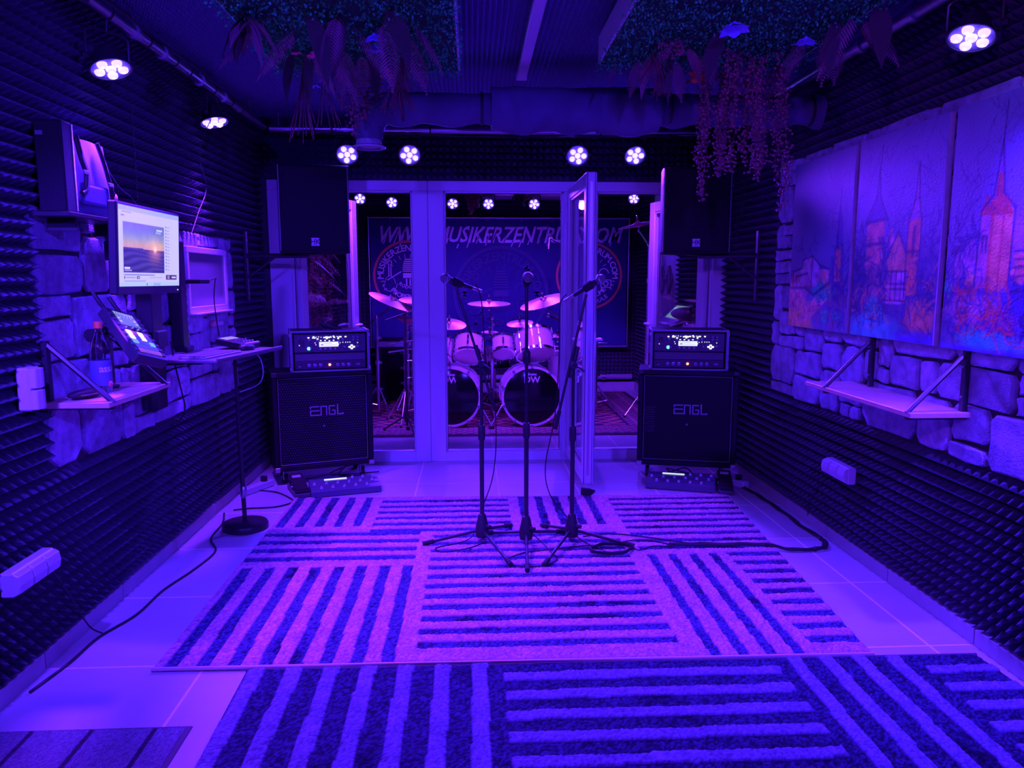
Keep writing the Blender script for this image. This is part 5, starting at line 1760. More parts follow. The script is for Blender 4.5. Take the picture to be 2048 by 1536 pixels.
MB().cyl((-.004, -.035, .027), (.004, -.035, .027), .007, n=10).build('scroll_wheel', M_grey, t)
t = thing('small_mixer', 'small tilted mixer with pale display at the far end of the tray', 'mixer', (-1.30, 4.20, 1.0445), (0, R(0), R(-10)))
Fx = frame((0, 0, .045), (0, 1, 0), (-1, 0, .18))
MB().bx(-.07, .10, -.09, .09, -.035, 0, Fx).build('mixer_case', M_black, t, bevel=.004)
ar = np.ones((8, 20, 3)) * np.array([.30, .34, .36])
ar[::3] *= .3
raster('mixer_display', ar, .14, .05, M_screen, t, Fx @ Matrix.Translation((-.055, .03, .001)))
for i in range(4):
    for j in range(2):
        MB().lathe([(.006, 0), (.005, .012), (0, .012)], 8, Fx @ Matrix.Translation((-.045 + i * .035, -.02 - j * .04, 0))).build('knob', M_lgrey, t)
MB().bx(-.06, .09, -.088, -.075, .0, .004, Fx).build('pale_strip', M_white, t)
# round based stand under the tray
t = thing('pole_stand', 'black pole stand with heavy round base holding up the tray', 'stand', (-1.318, 4.235, 0))
MB().lathe([(0, 0), (.122, 0), (.128, .006), (.128, .030), (.122, .038), (.02, .044), (0, .044)], 40).build('round_base', M_blackm, t, smooth=40)
MB().cyl((0, 0, .04), (-.008, 0, .62), .0125, n=14).build('lower_tube', M_blackm, t, smooth=40)
MB().cyl((-.008, 0, .60), (-.012, 0, 1.0), .010, n=14).build('upper_tube', M_blackm, t, smooth=40)
MB().lathe([(.013, 0), (.018, .01), (.018, .06), (.012, .07)], 14, Matrix.Translation((0, 0, .18))).build('clutch', M_steel, t, smooth=40)
MB().bx(-.05, .05, -.05, .05, 1.0, 1.028).build('top_plate', M_blackm, t, bevel=.004)
floor_cable('white cable hanging from the tray corner', [(-1.19, 4.14, 1.03), (-1.17, 4.18, .98), (-1.165, 4.19, .90), (-1.20, 4.2, .84), (-1.30, 4.21, .80)], .003, M_cablew)
floor_cable('black cable hanging from the tray across the stone wall', [(-1.50, 3.80, 1.12), (-1.50, 3.83, 1.0), (-1.51, 3.92, .85), (-1.52, 3.98, .75), (-1.53, 3.95, .70), (-1.54, 3.85, .68)], .004)

# case and shoulder bag on the upper ledge
t = thing('wall_ledge', 'dark ledge on the left foam wall above the stones', 'ledge', (0, 0, 0))
MB().bx(-1.565, -1.43, 2.80, 3.34, 1.645, 1.663).build('ledge_board', M_blackm, t, bevel=.003)
for y in (2.90, 3.25):
    MB().bx(-1.56, -1.46, y - .01, y + .01, 1.60, 1.645).build('ledge_bracket', M_black, t)
t = thing('equipment_case', 'tall black case standing on the ledge above the stones', 'case', (-1.515, 2.885, 1.663))
MB().bx(-.045, .055, -.04, .035, 0, .325).build('case_body', M_tolex, t, bevel=.006)
MB().bx(-.035, -.01, -.044, -.04, .27, .285).build('case_label', M_grey, t)
MB().bx(.047, .057, .028, .036, .01, .32).build('metal_edge', M_steel, t)
t = thing('shoulder_bag', 'blue grey canvas bag with black straps beside the tall case', 'bag', (-1.535, 3.085, 1.663))
t.scale = (.60, .80, .97)
n, m_ = 14, 10
vs, fs = [], []
for i in range(n + 1):
    for j in range(m_ + 1):
        u, v = i / n, j / m_
        bulge = .045 * math.sin(PI * min(1, v * 1.05)) ** .5 * (.6 + .4 * math.sin(PI * u)) * (1.25 - .6 * v)
        vs.append((.05 + bulge + .006 * math.sin(u * 14 + v * 5), -.195 + .39 * u, .305 * v))
for i in range(n):
    for j in range(m_):
        a = i * (m_ + 1) + j
        fs.append((a, a + m_ + 1, a + m_ + 2, a + 1))
o = MB().add(vs, fs).build('bag_front', M_bag, t, smooth=60)
MB().bx(-.08, .052, -.195, .195, 0, .305).build('bag_body', M_bag, t, bevel=.02, seg=2)
MB().bx(.105, .122, -.15, .12, .045, .125).build('front_pocket', M_bag, t, bevel=.012, seg=2)
for pts, w_ in (([(.10, -.14, .30), (.118, -.13, .22), (.125, -.10, .16), (.125, -.12, .10), (.12, -.15, .08)], .016), ([(.10, .06, .30), (.12, .09, .22), (.128, .13, .13), (.125, .17, .08), (.13, .20, .0)], .013)):
    MB().tube(catmull(pts, 5), w_, 6).build('strap', M_black, t, smooth=60)
for p in ((.135, -.12, .165), (.135, .12, .14)):
    MB().box(p, (.010, .05, .016)).build('strap_buckle', M_grey, t, bevel=.002)
MB().sphere((.135, .165, .09), .018, 10, 6, sc=(.4, 1, 1)).build('badge_tag', mat('pink_tag', (.8, .4, .5), .5), t, smooth=60)

for lb, pts in (('thin lamp wire hanging down the left foam wall', [(-1.44, 3.3, 2.35), (-1.50, 3.52, 2.2), (-1.53, 3.60, 2.0), (-1.54, 3.62, 1.78)]),
                ('curved lamp wire hanging left of the loudspeaker', [(-1.44, 4.42, 2.33), (-1.50, 4.35, 2.12), (-1.53, 4.52, 1.95), (-1.54, 4.40, 1.8), (-1.54, 4.28, 1.68)]),
                ('thin wire hanging behind the shoulder bag', [(-1.54, 3.30, 1.92), (-1.53, 3.42, 1.82), (-1.52, 3.50, 1.79), (-1.53, 3.58, 1.76)])):
    tag(MB().tube(catmull(pts, 6), .0022, 5).build('hanging_wire', M_cable, smooth=60), lb, 'wire', 'thin wires on the left foam wall')
tag(MB().tube(catmull([(1.86, 5.25, 2.06), (1.88, 5.22, 1.9), (1.85, 5.25, 1.78), (1.90, 5.2, 1.65)], 6), .004, 5).build('hanging_wire', M_cable, smooth=60), 'wire hanging beside the right loudspeaker', 'wire')

# ------------------------------------------------------------------ drum room
t = thing('patterned_carpet', 'red patterned oriental carpet under the drum kit', 'carpet', (0, 0, 0))
rng = np.random.default_rng(8)
H_, W_ = 230, 320
u, v = np.meshgrid(np.linspace(0, 1, W_), np.linspace(0, 1, H_))
X, Y = u * 3.55, v * 2.6
e = np.minimum(np.minimum(X, 3.55 - X), np.minimum(Y, 2.6 - Y))
n3 = rng.random((H_, W_))
fl = np.sin(X * 38) * np.sin(Y * 38) + .6 * np.sin(X * 17 + 3 * np.sin(Y * 11)) * np.cos(Y * 21)
base = np.where((fl > .35)[..., None], np.array([.75, .28, .22]), np.where((fl < -.45)[..., None], np.array([.07, .05, .12]), np.array([.42, .16, .17])))
bord = np.where((np.sin(X * 60) * np.sin(Y * 60) > .2)[..., None], np.array([.62, .30, .32]), np.array([.30, .15, .2]))
arr = np.where((e < .42)[..., None], bord, base)
for a, b_, c in ((.0, .05, (.12, .06, .1)), (.13, .145, (.7, .35, .35)), (.30, .315, (.7, .35, .35)), (.40, .43, (.10, .06, .12))):
    arr[(e >= a) & (e < b_)] = c
arr = arr * (.7 + .6 * n3[..., None])
raster('carpet_pile', arr, 3.55, 2.6, M_rugm, t, Matrix.Translation((-1.62, 6.72, .0125)), hgt=(n3 - .5) * .002)
MB().bx(-1.63, 1.94, 6.71, 9.33, 0, .011).build('carpet_backing', M_rugdark, t)

# banner
bn = thing('wall_banner', 'dark blue printed banner hung behind the drum kit', 'banner', (0, 9.44, 0))
bw0, bw1, bz0, bz1 = -1.25, 1.95, .58, 2.17
n = 48
vs, fs = [], []
for i in range(n + 1):
    for j in range(9):
        x = bw0 + (bw1 - bw0) * i / n
        z = bz0 + (bz1 - bz0) * j / 8
        vs.append((x, .008 + .006 * math.sin(i * .9) * (1 - j / 8) ** 1.5 + .003 * math.sin(i * 2.3), z))
for i in range(n):
    for j in range(8):
        a = i * 9 + j
        fs.append((a, a + 9, a + 10, a + 1))
MB().add(vs, fs).build('banner_cloth', M_banner, bn, smooth=60)
MB().cyl((bw0 - .03, 0, bz1 + .01), (bw1 + .03, 0, bz1 + .01), .018, n=14).build('top_tube', M_galv, bn, smooth=40)
MB().cyl((bw0 - .03, 0, bz0), (bw1 + .03, 0, bz0), .014, n=14).build('bottom_tube', M_galv, bn, smooth=40)
for x in (bw0 - .02, bw1 + .02):
    MB().cyl((x, 0, bz0), (x, 0, bz1), .012, n=10).build('side_tube', M_galv, bn, smooth=40)
for x in (-1.0, -.55, .18, .62, 1.0, 1.4):
    MB().cyl((x, 0, bz1 + .01), (x, 0, 2.52), .002, n=6).build('hanging_cord', M_cable, bn)
    MB().sphere((x, -.012, bz1 - .02), .012, 8, 6).build('hook', M_steel, bn)
Fz = frame((0, -.012, 0), (1, 0, 0), (0, 0, 1))
mb = MB()
TXT = 'WWW.MUSIKERZENTRUM.COM'
v, f = text_geo(TXT, .262, .35, 'CENTER', .007)
xs = [p[0] for p in v]
sc = 3.02 / (max(xs) - min(xs))
rj = random.Random(5)
v2 = []
for (a, b_, c) in v:
    j = .022 * math.sin(a * 37) + .012 * math.sin(a * 91 + b_ * 40)
    v2.append((a * sc, (b_ + j * (b_ - .08) * 3) * 1.02, c))
mb.add(v2, f, Fz @ Matrix.Translation((.345, 1.885, 0)))
for q in range(26):      # dry brush streaks along the letters
    x = -1.10 + q * .113 + rj.uniform(-.02, .02)
    s0 = rj.uniform(1.80, 1.88)
    a = rj.uniform(.05, .20)
    mb.add([(x, s0, 0), (x + .012, s0, 0), (x + .012 + a * .4, s0 + a, 0), (x + a * .4, s0 + a, 0)], [(0, 1, 2, 3)], Fz)
mb.build('web_address', M_bprint, bn, label='brush style lettering of a web address')


def ring(mb, r0, r1, M, n=64):
    vs, fs = [], []
    for i in range(n):
        a = 2 * PI * i / n
        vs += [(r0 * math.cos(a), r0 * math.sin(a), 0), (r1 * math.cos(a), r1 * math.sin(a), 0)]
    for i in range(n):
        j = (i + 1) % n
        fs.append((2 * i, 2 * i + 1, 2 * j + 1, 2 * j))
    mb.add(vs, fs, M)


def emblem(cx, cz, rad, mring, mprint, right):
    C = Fz @ Matrix.Translation((cx, cz, .001))
    mb = MB()
    ring(mb, rad * .93, rad, C)
    mb.build('emblem_ring', mring, bn)
    mb = MB()
    arc_text(mb, 'MUSIKERZENTRUM.COM', rad * .70, R(180), R(0), rad * .25, C)
    arc_text(mb, 'RODGAU', rad * .36, R(-135), R(-45), rad * .13, C, True)
    arc_text(mb, 'PROBERÄUME', rad * .66, R(-138), R(-42), rad * .19, C, True)
    arc_text(mb, 'MUSIKSCHULE', rad * .85, R(-130), R(-50), rad * .17, C, True)
    k = rad
    # retro microphone
    for i in range(7):
        y = k * (.12 + .055 * i)
        w_ = k * .16 * math.sqrt(max(.1, 1 - (i / 7.5) ** 2))
        mb.quad((-w_, y, 0), (w_, y, 0), (w_, y + k * .03, 0), (-w_, y + k * .03, 0), C)
    mb.quad((-k * .15, k * -.06, 0), (k * .15, k * -.06, 0), (k * .15, k * .08, 0), (-k * .15, k * .08, 0), C)
    mb.quad((-k * .07, -k * .26, 0), (-k * .03, -k * .26, 0), (-k * .03, -k * .08, 0), (-k * .07, -k * .08, 0), C)
    mb.quad((k * .03, -k * .26, 0), (k * .07, -k * .26, 0), (k * .07, -k * .08, 0), (k * .03, -k * .08, 0), C)
    for a in range(35, 150, 16):          # rays
        d = Vector((math.cos(R(a)), math.sin(R(a)), 0))
        s_ = Vector((-d.y, d.x, 0)) * k * .008
        p, q = d * k * .50, d * k * .62
        mb.quad(tuple(p - s_), tuple(p + s_), tuple(q + s_), tuple(q - s_), C)

    def stroke(pts, w_=.016):
        for (x0, y0), (x1, y1) in zip(pts[:-1], pts[1:]):
            d = Vector((x1 - x0, y1 - y0, 0)).normalized()
            s_ = Vector((-d.y, d.x, 0)) * k * w_ * .5
            a, b2 = Vector((x0 * k, y0 * k, 0)), Vector((x1 * k, y1 * k, 0))
            mb.quad(tuple(a - s_), tuple(a + s_), tuple(b2 + s_), tuple(b2 - s_), C)
    # guitar on the left
    g = [(-.52 + .20 * math.cos(R(a)) * (1 if math.sin(R(a)) < 0 else .75), -.22 + .22 * math.sin(R(a))) for a in range(0, 361, 24)]
    stroke(g)
    stroke([(-.55, 0), (-.55, .32)], .03)
    stroke([(-.49, 0), (-.49, .32)], .03)
    stroke([(-.57, .32), (-.57, .42), (-.47, .42), (-.47, .32)], .03)
    stroke([(-.60, -.12), (-.2, .12)], .03)
    # camera and headphones on the right
    stroke([(.36, -.34), (.66, -.34), (.66, -.12), (.36, -.12), (.36, -.34)], .022)
    stroke([(.51 + .07 * math.cos(R(a)), -.23 + .07 * math.sin(R(a))) for a in range(0, 361, 30)], .03)
    stroke([(.44 + .14 * math.cos(R(a)), .08 + .14 * math.sin(R(a))) for a in range(0, 181, 20)], .025)
    for sy in (-1, 1):
        for q in range(3):
            a = R(180 + (q * 9) + 12) if sy < 0 else R(-(q * 9) - 12)
            d = Vector((math.cos(a), math.sin(a), 0))
            stroke([(d.x * .70, d.y * .70), (d.x * .80, d.y * .80)], .02)
    mb.build('emblem_print', mprint, bn)


emblem(-.79, 1.47, .435, M_bring, M_bprint, False)
emblem(1.47, 1.47, .42, M_bring, M_bprint, True)
emblem(.36, 1.245, .60, M_bghost, M_bghost, False)

# round steel ducts and heating pipe of the drum room
t = thing('spiral_duct', 'shiny round air duct under the drum room ceiling', 'duct', (0, 9.20, 2.49))
MB().cyl((-1.6, 0, 0), (.15, 0, 0), .055, n=24).build('duct_tube', M_galv, t, smooth=40)
MB().cyl((.12, 0, -.03), (1.10, 0, -.03), .085, n=24).build('silencer', M_alu, t, smooth=40)
MB().cyl((1.10, 0, 0), (2.05, 0, 0), .055, n=24).build('duct_tube', M_galv, t, smooth=40)
for x in (-1.1, -.35, .13, 1.09, 1.45, 1.62):
    MB().cyl((x - .012, 0, -.03 if .1 < x < 1.1 else 0), (x + .012, 0, -.03 if .1 < x < 1.1 else 0), .088 if .1 < x < 1.1 else .059, n=24).build('collar', M_steel, t, smooth=40)
for x in (-1.0, .0, 1.3, 1.9):
    MB().cyl((x, 0, .05), (x, 0, .13), .004, n=6).build('hanger', M_steel, t)
pipe_run('thick lagged pipe low along the drum room back wall', (-1.6, 9.48, .185), (2.05, 9.48, .185), r=.035, clamps=(.3, .9), name='heating_pipe', m=mat('lagged_pipe', (.35, .35, .38), .5), group='heating pipes')
pipe_run('pipe carrying the drum room lamps', (-1.6, 9.02, 2.54), (2.1, 9.02, 2.54), r=.018, posts=(.05, .5, .95))
# trailing plants over the drum room duct
rv = random.Random(12)
for x, L, m, lb, dn in ((-.25, .10, M_vine, 'short red vine hanging over the duct by the left post', 3), (.02, .34, M_vine, 'long red vine bundle hanging before the banner', 2), (.10, .12, M_vine, 'short red vine left of the silencer', 3), (.55, .26, M_fernd, 'dark leafy vine hanging over the silencer', 3), (.66, .18, M_vine, 'reddish vine right of the dark leafy vine', 3)):
    t = thing('trailing_vine', lb, 'vine', (x, 9.02, 2.535), group='vines over the drum room duct')
    for q in range(6):
        mb = vine(rv, L * rv.uniform(.6, 1), dn, .013)
        o = mb.build('vine_strand', m, t)
        o.location = (rv.uniform(-.06, .06), rv.uniform(-.05, -.02), 0)

# bushy artificial plants on the left side wall, seen through the open leaf
t = thing('wall_plant', 'bushy trailing plant on the drum room left wall', 'plant', (DXL + .05, 7.85, 1.95))
rv = random.Random(13)
for q in range(22):
    o = vine(rv, rv.uniform(.4, 1.0), 2.4, .016).build('vine_strand', M_fern if q % 3 else M_vine, t)
    o.location = (rv.uniform(.02, .16), rv.uniform(-.42, .42), rv.uniform(-.2, .12))
for q in range(16):
    o = fern(rv, rv.uniform(.25, .4), 14).build('fern_frond', M_fern, t)
    o.matrix_local = Matrix.Translation((.05, rv.uniform(-.35, .35), rv.uniform(-.7, .05))) @ Matrix.Rotation(R(rv.uniform(-70, 70)), 4, 'Z') @ Matrix.Rotation(R(rv.uniform(10, 60)), 4, 'Y')
MB().bx(0, .05, -.4, .4, -.8, .08).build('backing_mat', M_mossd, t)
for q, (y, z) in enumerate(((8.15, 1.42), (8.45, 1.42))):
    o = MB().prism([(-.11, 0), (0, -.16), (.11, 0), (0, .16)], 0, .03, frame((DXR, y, z), (0, -1, 0), (0, 0, 1))).build('acoustic_diamond', M_grey, bevel=.004)
    tag(o, 'dark diamond shaped acoustic pad on the drum room right wall, %s' % ('nearer the foam' if q == 0 else 'further from the foam'), 'acoustic pad', 'diamond pads')

# ------------------------------------------------------------------ drum kit


def drum(name, label, base, axis, r, depth, lugs=8, front=None, back=None, hoop=M_chrome, shell=M_shell, legs=None, badge=False, spurs=False, group='drums of the kit'):
    """axis points from the bottom/front head to the other head; base is the centre of the first head"""
    B, L = basis(base, Vector(base) + Vector(axis))
    t = thing(name, label, 'drum', group=group, M=B)
    MB().lathe([(r, .01), (r, depth - .01)], 36).build('shell', shell, t, smooth=60)
    MB().lathe([(0, .012), (r * .97, .012), (r * 1.0, .016)], 36).build('front_head', front or M_head, t, smooth=30)
    MB().lathe([(0, depth - .008), (r * .97, depth - .008), (r, depth - .014)], 36).build('rear_head', back or M_head, t, smooth=30)
    for z in (0, depth):
        sg = 1 if z == 0 else -1
        MB().lathe([(r + .002, z + sg * .028), (r + .011, z + sg * .026), (r + .012, z), (r - .008, z - sg * .002), (r - .010, z + sg * .010), (r + .002, z + sg * .012)], 36).build('hoop', hoop, t, smooth=40)
    lug = MB().box((0, 0, 0), (.016, .018, .05)).mesh('lug', M_chrome, bevel=.004)
    rod = MB().cyl((0, 0, -.06), (0, 0, .06), .0035, n=6).mesh('tension_rod', M_chrome)
    for i in range(lugs):
        a = 2 * PI * (i + .5) / lugs
        for z in (.075, depth - .075):
            o = link('lug', lug, t, Matrix.Rotation(a, 4, 'Z') @ Matrix.Translation((r + .008, 0, min(max(z, .05), depth - .05))))
            link('tension_rod', rod, o, Matrix.Translation((.006, 0, -.03 if z < depth / 2 else .03)))
    return t, B


def to_local(B, p):
    return B.inverted() @ Vector(p)


for sx, (x, lb, rot) in enumerate(((-.215, 'left bass drum with black head behind the white post', .10), (.565, 'right bass drum with black head and round port hole', -.06))):
    t, B = drum('bass_drum', lb, (x, 7.05, .312), (rot * .6, 1, 0), .280, .42, 10, M_bhead, M_head, hoop=M_shell)
    for i in range(10):
        a = 2 * PI * (i + .5) / 10
        p = Matrix.Rotation(a, 4, 'Z') @ Matrix.Translation((.286, 0, .0))
        MB().bx(-.012, .014, -.012, .012, -.016, .03, p).build('claw_hook', M_chrome, t, bevel=.003)
    v, f = text_geo('DW', .085, 0, 'CENTER', .004)
    o = MB().add(v, f).build('head_logo', M_bprint, t, label='white letters on the black head')
    o.matrix_local = B.inverted() @ frame((x, 7.05 + .009, .312 + .135), (1, 0, 0), (0, 0, 1))
    v, f = text_geo('drums', .035, 0, 'CENTER', .001)
    o = MB().add(v, f).build('head_logo', M_bprint, t)
    o.matrix_local = B.inverted() @ frame((x, 7.05 + .009, .312 + .205), (1, 0, 0), (0, 0, 1))
    if sx == 1:
        o = MB().lathe([(0, 0), (.062, 0), (.062, .002), (.055, .004), (0, .001)], 24).build('port_hole', mat('port_dark', (.0025, .0025, .003), .9), t)
        o.matrix_local = B.inverted() @ frame((x - .125, 7.05 + .0105, .312 - .075), (1, 0, 0), (0, 0, 1))
    for sg in (-1, 1):
        a, b = Vector((x + sg * .27, 7.15, .24)), Vector((x + sg * .40, 7.0, .025))
        Bi = B.inverted()
        MB().cyl(Bi @ a, Bi @ b, .010, n=10).build('spur', M_chrome, t, smooth=40)
        MB().sphere(Bi @ b, .020, 10, 6).build('rubber_tip', M_rubber, t)
tomax = Vector((0, .62, .78))
for (x, y, z, r, d, ax, lb) in ((-.04, 7.26, .675, .145, .21, (.05, .62, .78), 'rack tom above the left bass drum'), (.300, 7.34, .69, .112, .18, (.0, .60, .80), 'small rack tom between the bass drums'),
                                (.615, 7.24, .69, .185, .24, (-.10, .50, .86), 'large rack tom above the right bass drum'), (-.375, 7.26, .645, .165, .22, (.12, .62, .77), 'rack tom half hidden behind the left post')):
    drum('rack_tom', lb, (x, y, z), ax, r, d, 6)
drum('floor_tom', 'pink floor tom at the right end of the kit', (.985, 7.66, .16), (0, 0, 1), .205, .54, 8)
drum('snare_drum', 'chrome snare drum behind the bass drums', (.22, 7.85, .58), (0, .05, 1), .165, .14, 8, shell=M_chrome)
t = thing('drum_throne', 'round black drum stool behind the kit', 'stool', (.25, 8.45, .012))
MB().lathe([(0, .50), (.16, .50), (.175, .47), (.17, .43), (0, .42)], 28).build('seat', M_tolex, t, smooth=40)
MB().cyl((0, 0, .1), (0, 0, .44), .016, n=12).build('post', M_chrome, t, smooth=40)
for k in range(3):
    a = 2 * PI * k / 3
    MB().cyl((0, 0, .22), (.24 * math.cos(a), .24 * math.sin(a), .012), .009, n=8).build('leg', M_chrome, t, smooth=40)

fl = M_chrome


def tripod(t, z=.30, r=.22, rot=0.0, m=None):
    m = m or M_chrome
    for k in range(3):
        a = rot + 2 * PI * k / 3
        d = Vector((math.cos(a), math.sin(a), 0))
        MB().cyl(d * .018 + Vector((0, 0, z)), d * r + Vector((0, 0, .014)), .008, n=8).build('leg', m, t, smooth=40)
        MB().sphere(d * r + Vector((0, 0, .013)), .013, 8, 6).build('rubber_foot', M_rubber, t)
        MB().cyl(d * .016 + Vector((0, 0, .12)), d * r * .55 + Vector((0, 0, .145)), .005, n=6).build('brace', m, t)


def cymbal(label, c, r, n, base=None, boom=None, bell=.16, inverted=False, post_top=None):
    """cymbal at c with normal n; own stand whose tripod stands at base"""
    n = Vector(n).normalized()
    B, L = basis(c, Vector(c) + n)
    t = thing('cymbal', label + ' cymbal of the drum kit', 'cymbal', group='cymbals of the kit', M=B)
    h = .022 * r / .2
    sg = -1 if inverted else 1
    MB().lathe([(.006, sg * h * 1.9), (r * bell * .55, sg * h * 1.75), (r * bell, sg * h * .95), (r * .6, sg * h * .45), (r, 0), (r, -.0015), (r * .6, sg * h * .45 - .002), (r * bell, sg * h * .95 - .002), (.006, sg * h * 1.9 - .002)], 40).build('disc', M_cym, t, smooth=35)
    MB().cyl((0, 0, sg * h * 1.9 - .01), (0, 0, h * 1.9 + .028), .012, n=10).build('felt', M_black, t)
    MB().box((0, 0, h * 1.9 + .042), (.036, .007, .018)).build('wing_nut', M_chrome, t, bevel=.003)
    MB().cyl((0, 0, -.06), (0, 0, h * 1.9 + .05), .0045, n=8).build('threaded_rod', M_chrome, t)
    if base:
        s = thing('cymbal_stand', 'chrome stand carrying the ' + label + ' cymbal', 'cymbal stand', (base[0], base[1], .0125), group='chrome cymbal stands')
        o = Vector((base[0], base[1], .0125))
        tripod(s, rot=base[0] * 3)
        jz = boom if boom else c[2] - .12
        MB().cyl((0, 0, .05), (0, 0, jz * .55), .018, n=12).build('lower_tube', M_chrome, s, smooth=40)
        MB().cyl((0, 0, jz * .55), (0, 0, jz), .0135, n=12).build('upper_tube', M_chrome, s, smooth=40)
        for q in (jz * .55, jz * .28, jz * .8):
            cb = MB().cyl((0, 0, q - .02), (0, 0, q + .02), .026, n=12)
            cb.box((.03, 0, q), (.03, .010, .022))
            cb.build('tube_clamp', M_chrome, s, smooth=40)
        e = Vector(c) - n * .06 - o
        j = Vector((0, 0, jz))
        dd = (e - j).normalized()
        MB().cyl(j - dd * .12 if boom else j, e, .008, n=10).build('boom_arm', M_chrome, s, smooth=40)
        MB().sphere(j, .022, 10, 8).build('tilter', M_chrome, s, smooth=50)
        MB().sphere(e, .014, 10, 8).build('cymbal_tilter', M_chrome, s, smooth=50)
    return t


cymbal('tall centre', (.168, 7.50, 1.185), .215, (0, -.10, 1), (.20, 7.62), 1.02)
cymbal('tilted right hand', (.720, 7.50, 1.205), .25, (-.30, -.18, 1), (.95, 8.05), 1.0)
cymbal('low left', (-.235, 7.50, .985), .175, (.10, -.28, 1), (-.45, 7.95), .85)
cymbal('small ringed', (.480, 7.55, .985), .135, (-.10, -.22, 1), (.70, 8.0), .85)
cymbal('tiny upturned', (.172, 7.45, .905), .085, (0, -.1, 1), None, inverted=True)
cymbal('steeply tilted left', (-.80, 7.60, 1.20), .25, (.42, -.12, 1), (-.98, 7.75), 1.02)
cymbal('upper left', (-.52, 7.75, 1.21), .23, (.06, -.15, 1), (-.70, 8.1), 1.08)
cymbal('lower left tilted', (-.53, 7.55, .99), .24, (.30, -.12, 1), (-.62, 7.72), .9)
cymbal('small far right', (.88, 7.70, .85), .10, (0, -.15, 1), (1.30, 7.78), .75)
cymbal('high right', (1.62, 7.35, 1.95), .20, (-.22, -.10, 1), (1.78, 7.55), 1.75)
cymbal('far right side', (1.93, 6.55, 1.12), .17, (-.05, -.35, 1), (1.80, 6.80), .98)
# hi-hat stand and chrome rack on the left
t = thing('drum_rack', 'chrome tube rack with clamps left of the kit', 'drum rack', (-.66, 7.35, .0125))
MB().cyl((0, 0, .02), (0, 0, .88), .0165, n=14).build('upright', M_chrome, t, smooth=40)
MB().cyl((.22, .06, .02), (.22, .06, .88), .0165, n=14).build('upright', M_chrome, t, smooth=40)
for z in (.82, .74):
    MB().cyl((-.16, -.05, z - .03), (.42, .11, z + .04), .011, n=12).build('cross_bar', M_chrome, t, smooth=40)
for z in (.45, .62):
    MB().cyl((.02, .0, z), (.30, .08, z), .010, n=10).build('cross_bar', M_chrome, t, smooth=40)
for (x, z) in ((0, .82), (0, .7), (0, .55), (0, .40), (.22, .84), (.22, .66), (.22, .48)):
    MB().cyl((x, x * .27, z - .022), (x, x * .27, z + .022), .024, n=12).build('clamp', M_chrome, t, smooth=40)
    MB().box((x - .035, x * .27, z), (.03, .010, .02)).build('clamp_wing', M_chrome, t, bevel=.003)
tripod(t, .34, .26, .4)
# pedals between the drums
for x, lb in ((-.20, 'chrome bass drum pedal behind the left bass drum'), (.55, 'chrome bass drum pedal behind the right bass drum')):
    t = thing('bass_pedal', lb, 'pedal', (x, 7.62, .0125), group='bass drum pedals')
    MB().bx(-.05, .05, -.08, .26, 0, .012).build('base_plate', M_steel, t)
    MB().add([(-.04, .0, .09), (.04, .0, .09), (.04, .25, .02), (-.04, .25, .02)], [(0, 1, 2, 3)]).build('foot_board', M_chrome, t)
    MB().cyl((-.05, -.04, .0), (-.05, -.04, .20), .008, n=8).cyl((.05, -.04, .0), (.05, -.04, .20), .008, n=8).cyl((-.06, -.04, .19), (.06, -.04, .19), .008, n=8).build('yoke', M_chrome, t)
    MB().cyl((0, -.04, .19), (0, -.02, .36), .004, n=6).build('beater_rod', M_chrome, t)
    MB().sphere((0, -.02, .36), .028, 10, 8).build('beater', M_white, t, smooth=50)
# drum microphones on small booms
for (b0, b1, x, y, lb) in (((.95, 7.85), (.78, 7.55, 1.06), .62, 0, 'slim boom stand with drum microphone right of the kit'),):
    t = thing('drum_microphone_stand', lb, 'microphone stand', (b0[0], b0[1], .0125))
    tripod(t, .16, .2, .3)
    MB().cyl((0, 0, .05), (0, 0, .98), .009, n=10).build('tube', M_chrome, t, smooth=40)
    MB().cyl((.06, .12, .92), Vector(b1) - Vector((b0[0], b0[1], .0125)), .007, n=8).build('boom_arm', M_chrome, t, smooth=40)
t = thing('drum_microphone', 'round headed drum microphone pointing at the right tom', 'microphone', (.775, 7.545, 1.06))
MB().cyl((0, 0, 0), (.10, .03, -.035), .010, n=10).build('handle', M_black, t, smooth=40)
MB().sphere((-.01, -.003, .004), .024, 14, 8).build('mesh_head', M_steel, t, smooth=50)
t = thing('tall_microphone_stand', 'black boom stand standing in front of the drum rack', 'microphone stand', (-.62, 6.95, .0125))
tripod(t, .14, .22, .9, M_blackm)
MB().cyl((0, 0, .05), (0, 0, 1.12), .010, n=12).build('tube', M_blackm, t, smooth=40)
MB().lathe([(.012, 0), (.024, .01), (.026, .06), (.012, .12)], 12, Matrix.Translation((0, 0, .08))).build('tripod_hub', M_black, t, smooth=40)
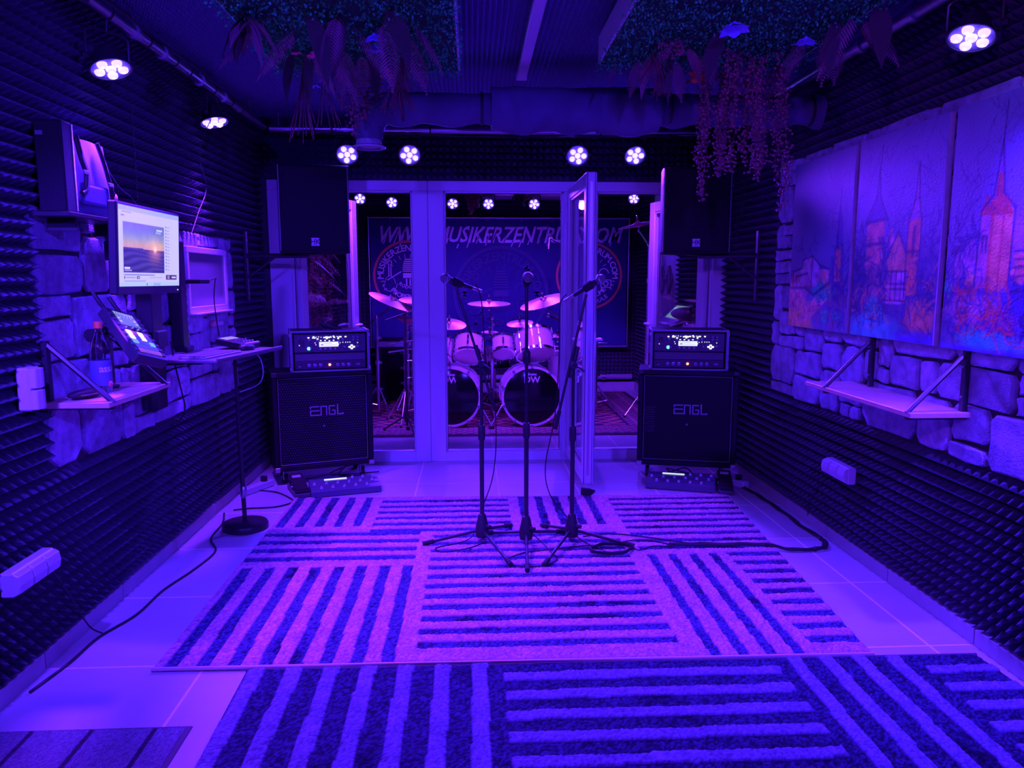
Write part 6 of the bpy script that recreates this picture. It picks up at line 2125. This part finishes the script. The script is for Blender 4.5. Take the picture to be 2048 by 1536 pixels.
MB().cyl((-.18, 0, 1.04), (.30, .10, 1.20), .007, n=10).build('boom_arm', M_blackm, t, smooth=40)
t = thing('tall_microphone_stand', 'black boom stand with microphone over the floor tom', 'microphone stand', (1.12, 8.35, .0125))
tripod(t, .14, .22, .2, M_blackm)
MB().cyl((0, 0, .05), (0, 0, 1.75), .010, n=12).build('tube', M_blackm, t, smooth=40)
MB().cyl((.10, .0, 1.68), (-.28, -.15, 1.86), .007, n=10).build('boom_arm', M_blackm, t, smooth=40)
MB().cyl((-.28, -.15, 1.86), (-.29, -.155, 1.74), .013, n=10).build('condenser_capsule', M_steel, t, smooth=40)
# amp box and mixer at the edges of the drum room
t = thing('black_amp_box', 'plain black box by the drum room back wall left of the kit', 'amplifier', (-.88, 8.9, .0125))
MB().bx(-.25, .25, -.2, .2, .02, .72).build('box_shell', M_tolex, t, bevel=.008)
MB().bx(-.23, .23, -.207, -.2, .04, .62).build('front_cloth', M_grille, t)
MB().bx(-.23, .23, -.205, -.2, .64, .70).build('control_panel', M_steel, t)
for sx in (-.2, .2):
    for sy in (-.15, .15):
        MB().cyl((sx, sy, 0), (sx, sy, .022), .02, n=10).build('rubber_foot', M_rubber, t)
t = thing('mixing_console', 'mixing console with greenish lit display at the drum room right wall', 'mixer', (1.97, 7.40, .0))
Fx = frame((0, 0, 1.02), (0, -1, 0), (.72, 0, .70))
MB().bx(-.30, .30, -.16, .22, -.06, 0, Fx).build('console_case', M_grey, t, bevel=.006)
ar = np.ones((20, 60, 3)) * np.array([.16, .30, .22])
ar[:, ::5] *= .4
ar[14:16] = (.3, .5, .4)
raster('console_display', ar, .5, .17, M_screen, t, Fx @ Matrix.Translation((-.25, .03, .001)))
for i in range(10):
    MB().box((-.25 + i * .055, -.07, .008), (.014, .03, .016), Fx).build('fader', M_lgrey, t, bevel=.002)
for sy in (-.25, .25):
    MB().cyl((-.12, sy, 0.0), (.1, sy, .97), .014, n=10).cyl((.12, sy, 0.0), (-.05, sy, .95), .014, n=10).build('stand_leg', M_blackm, t, smooth=40)
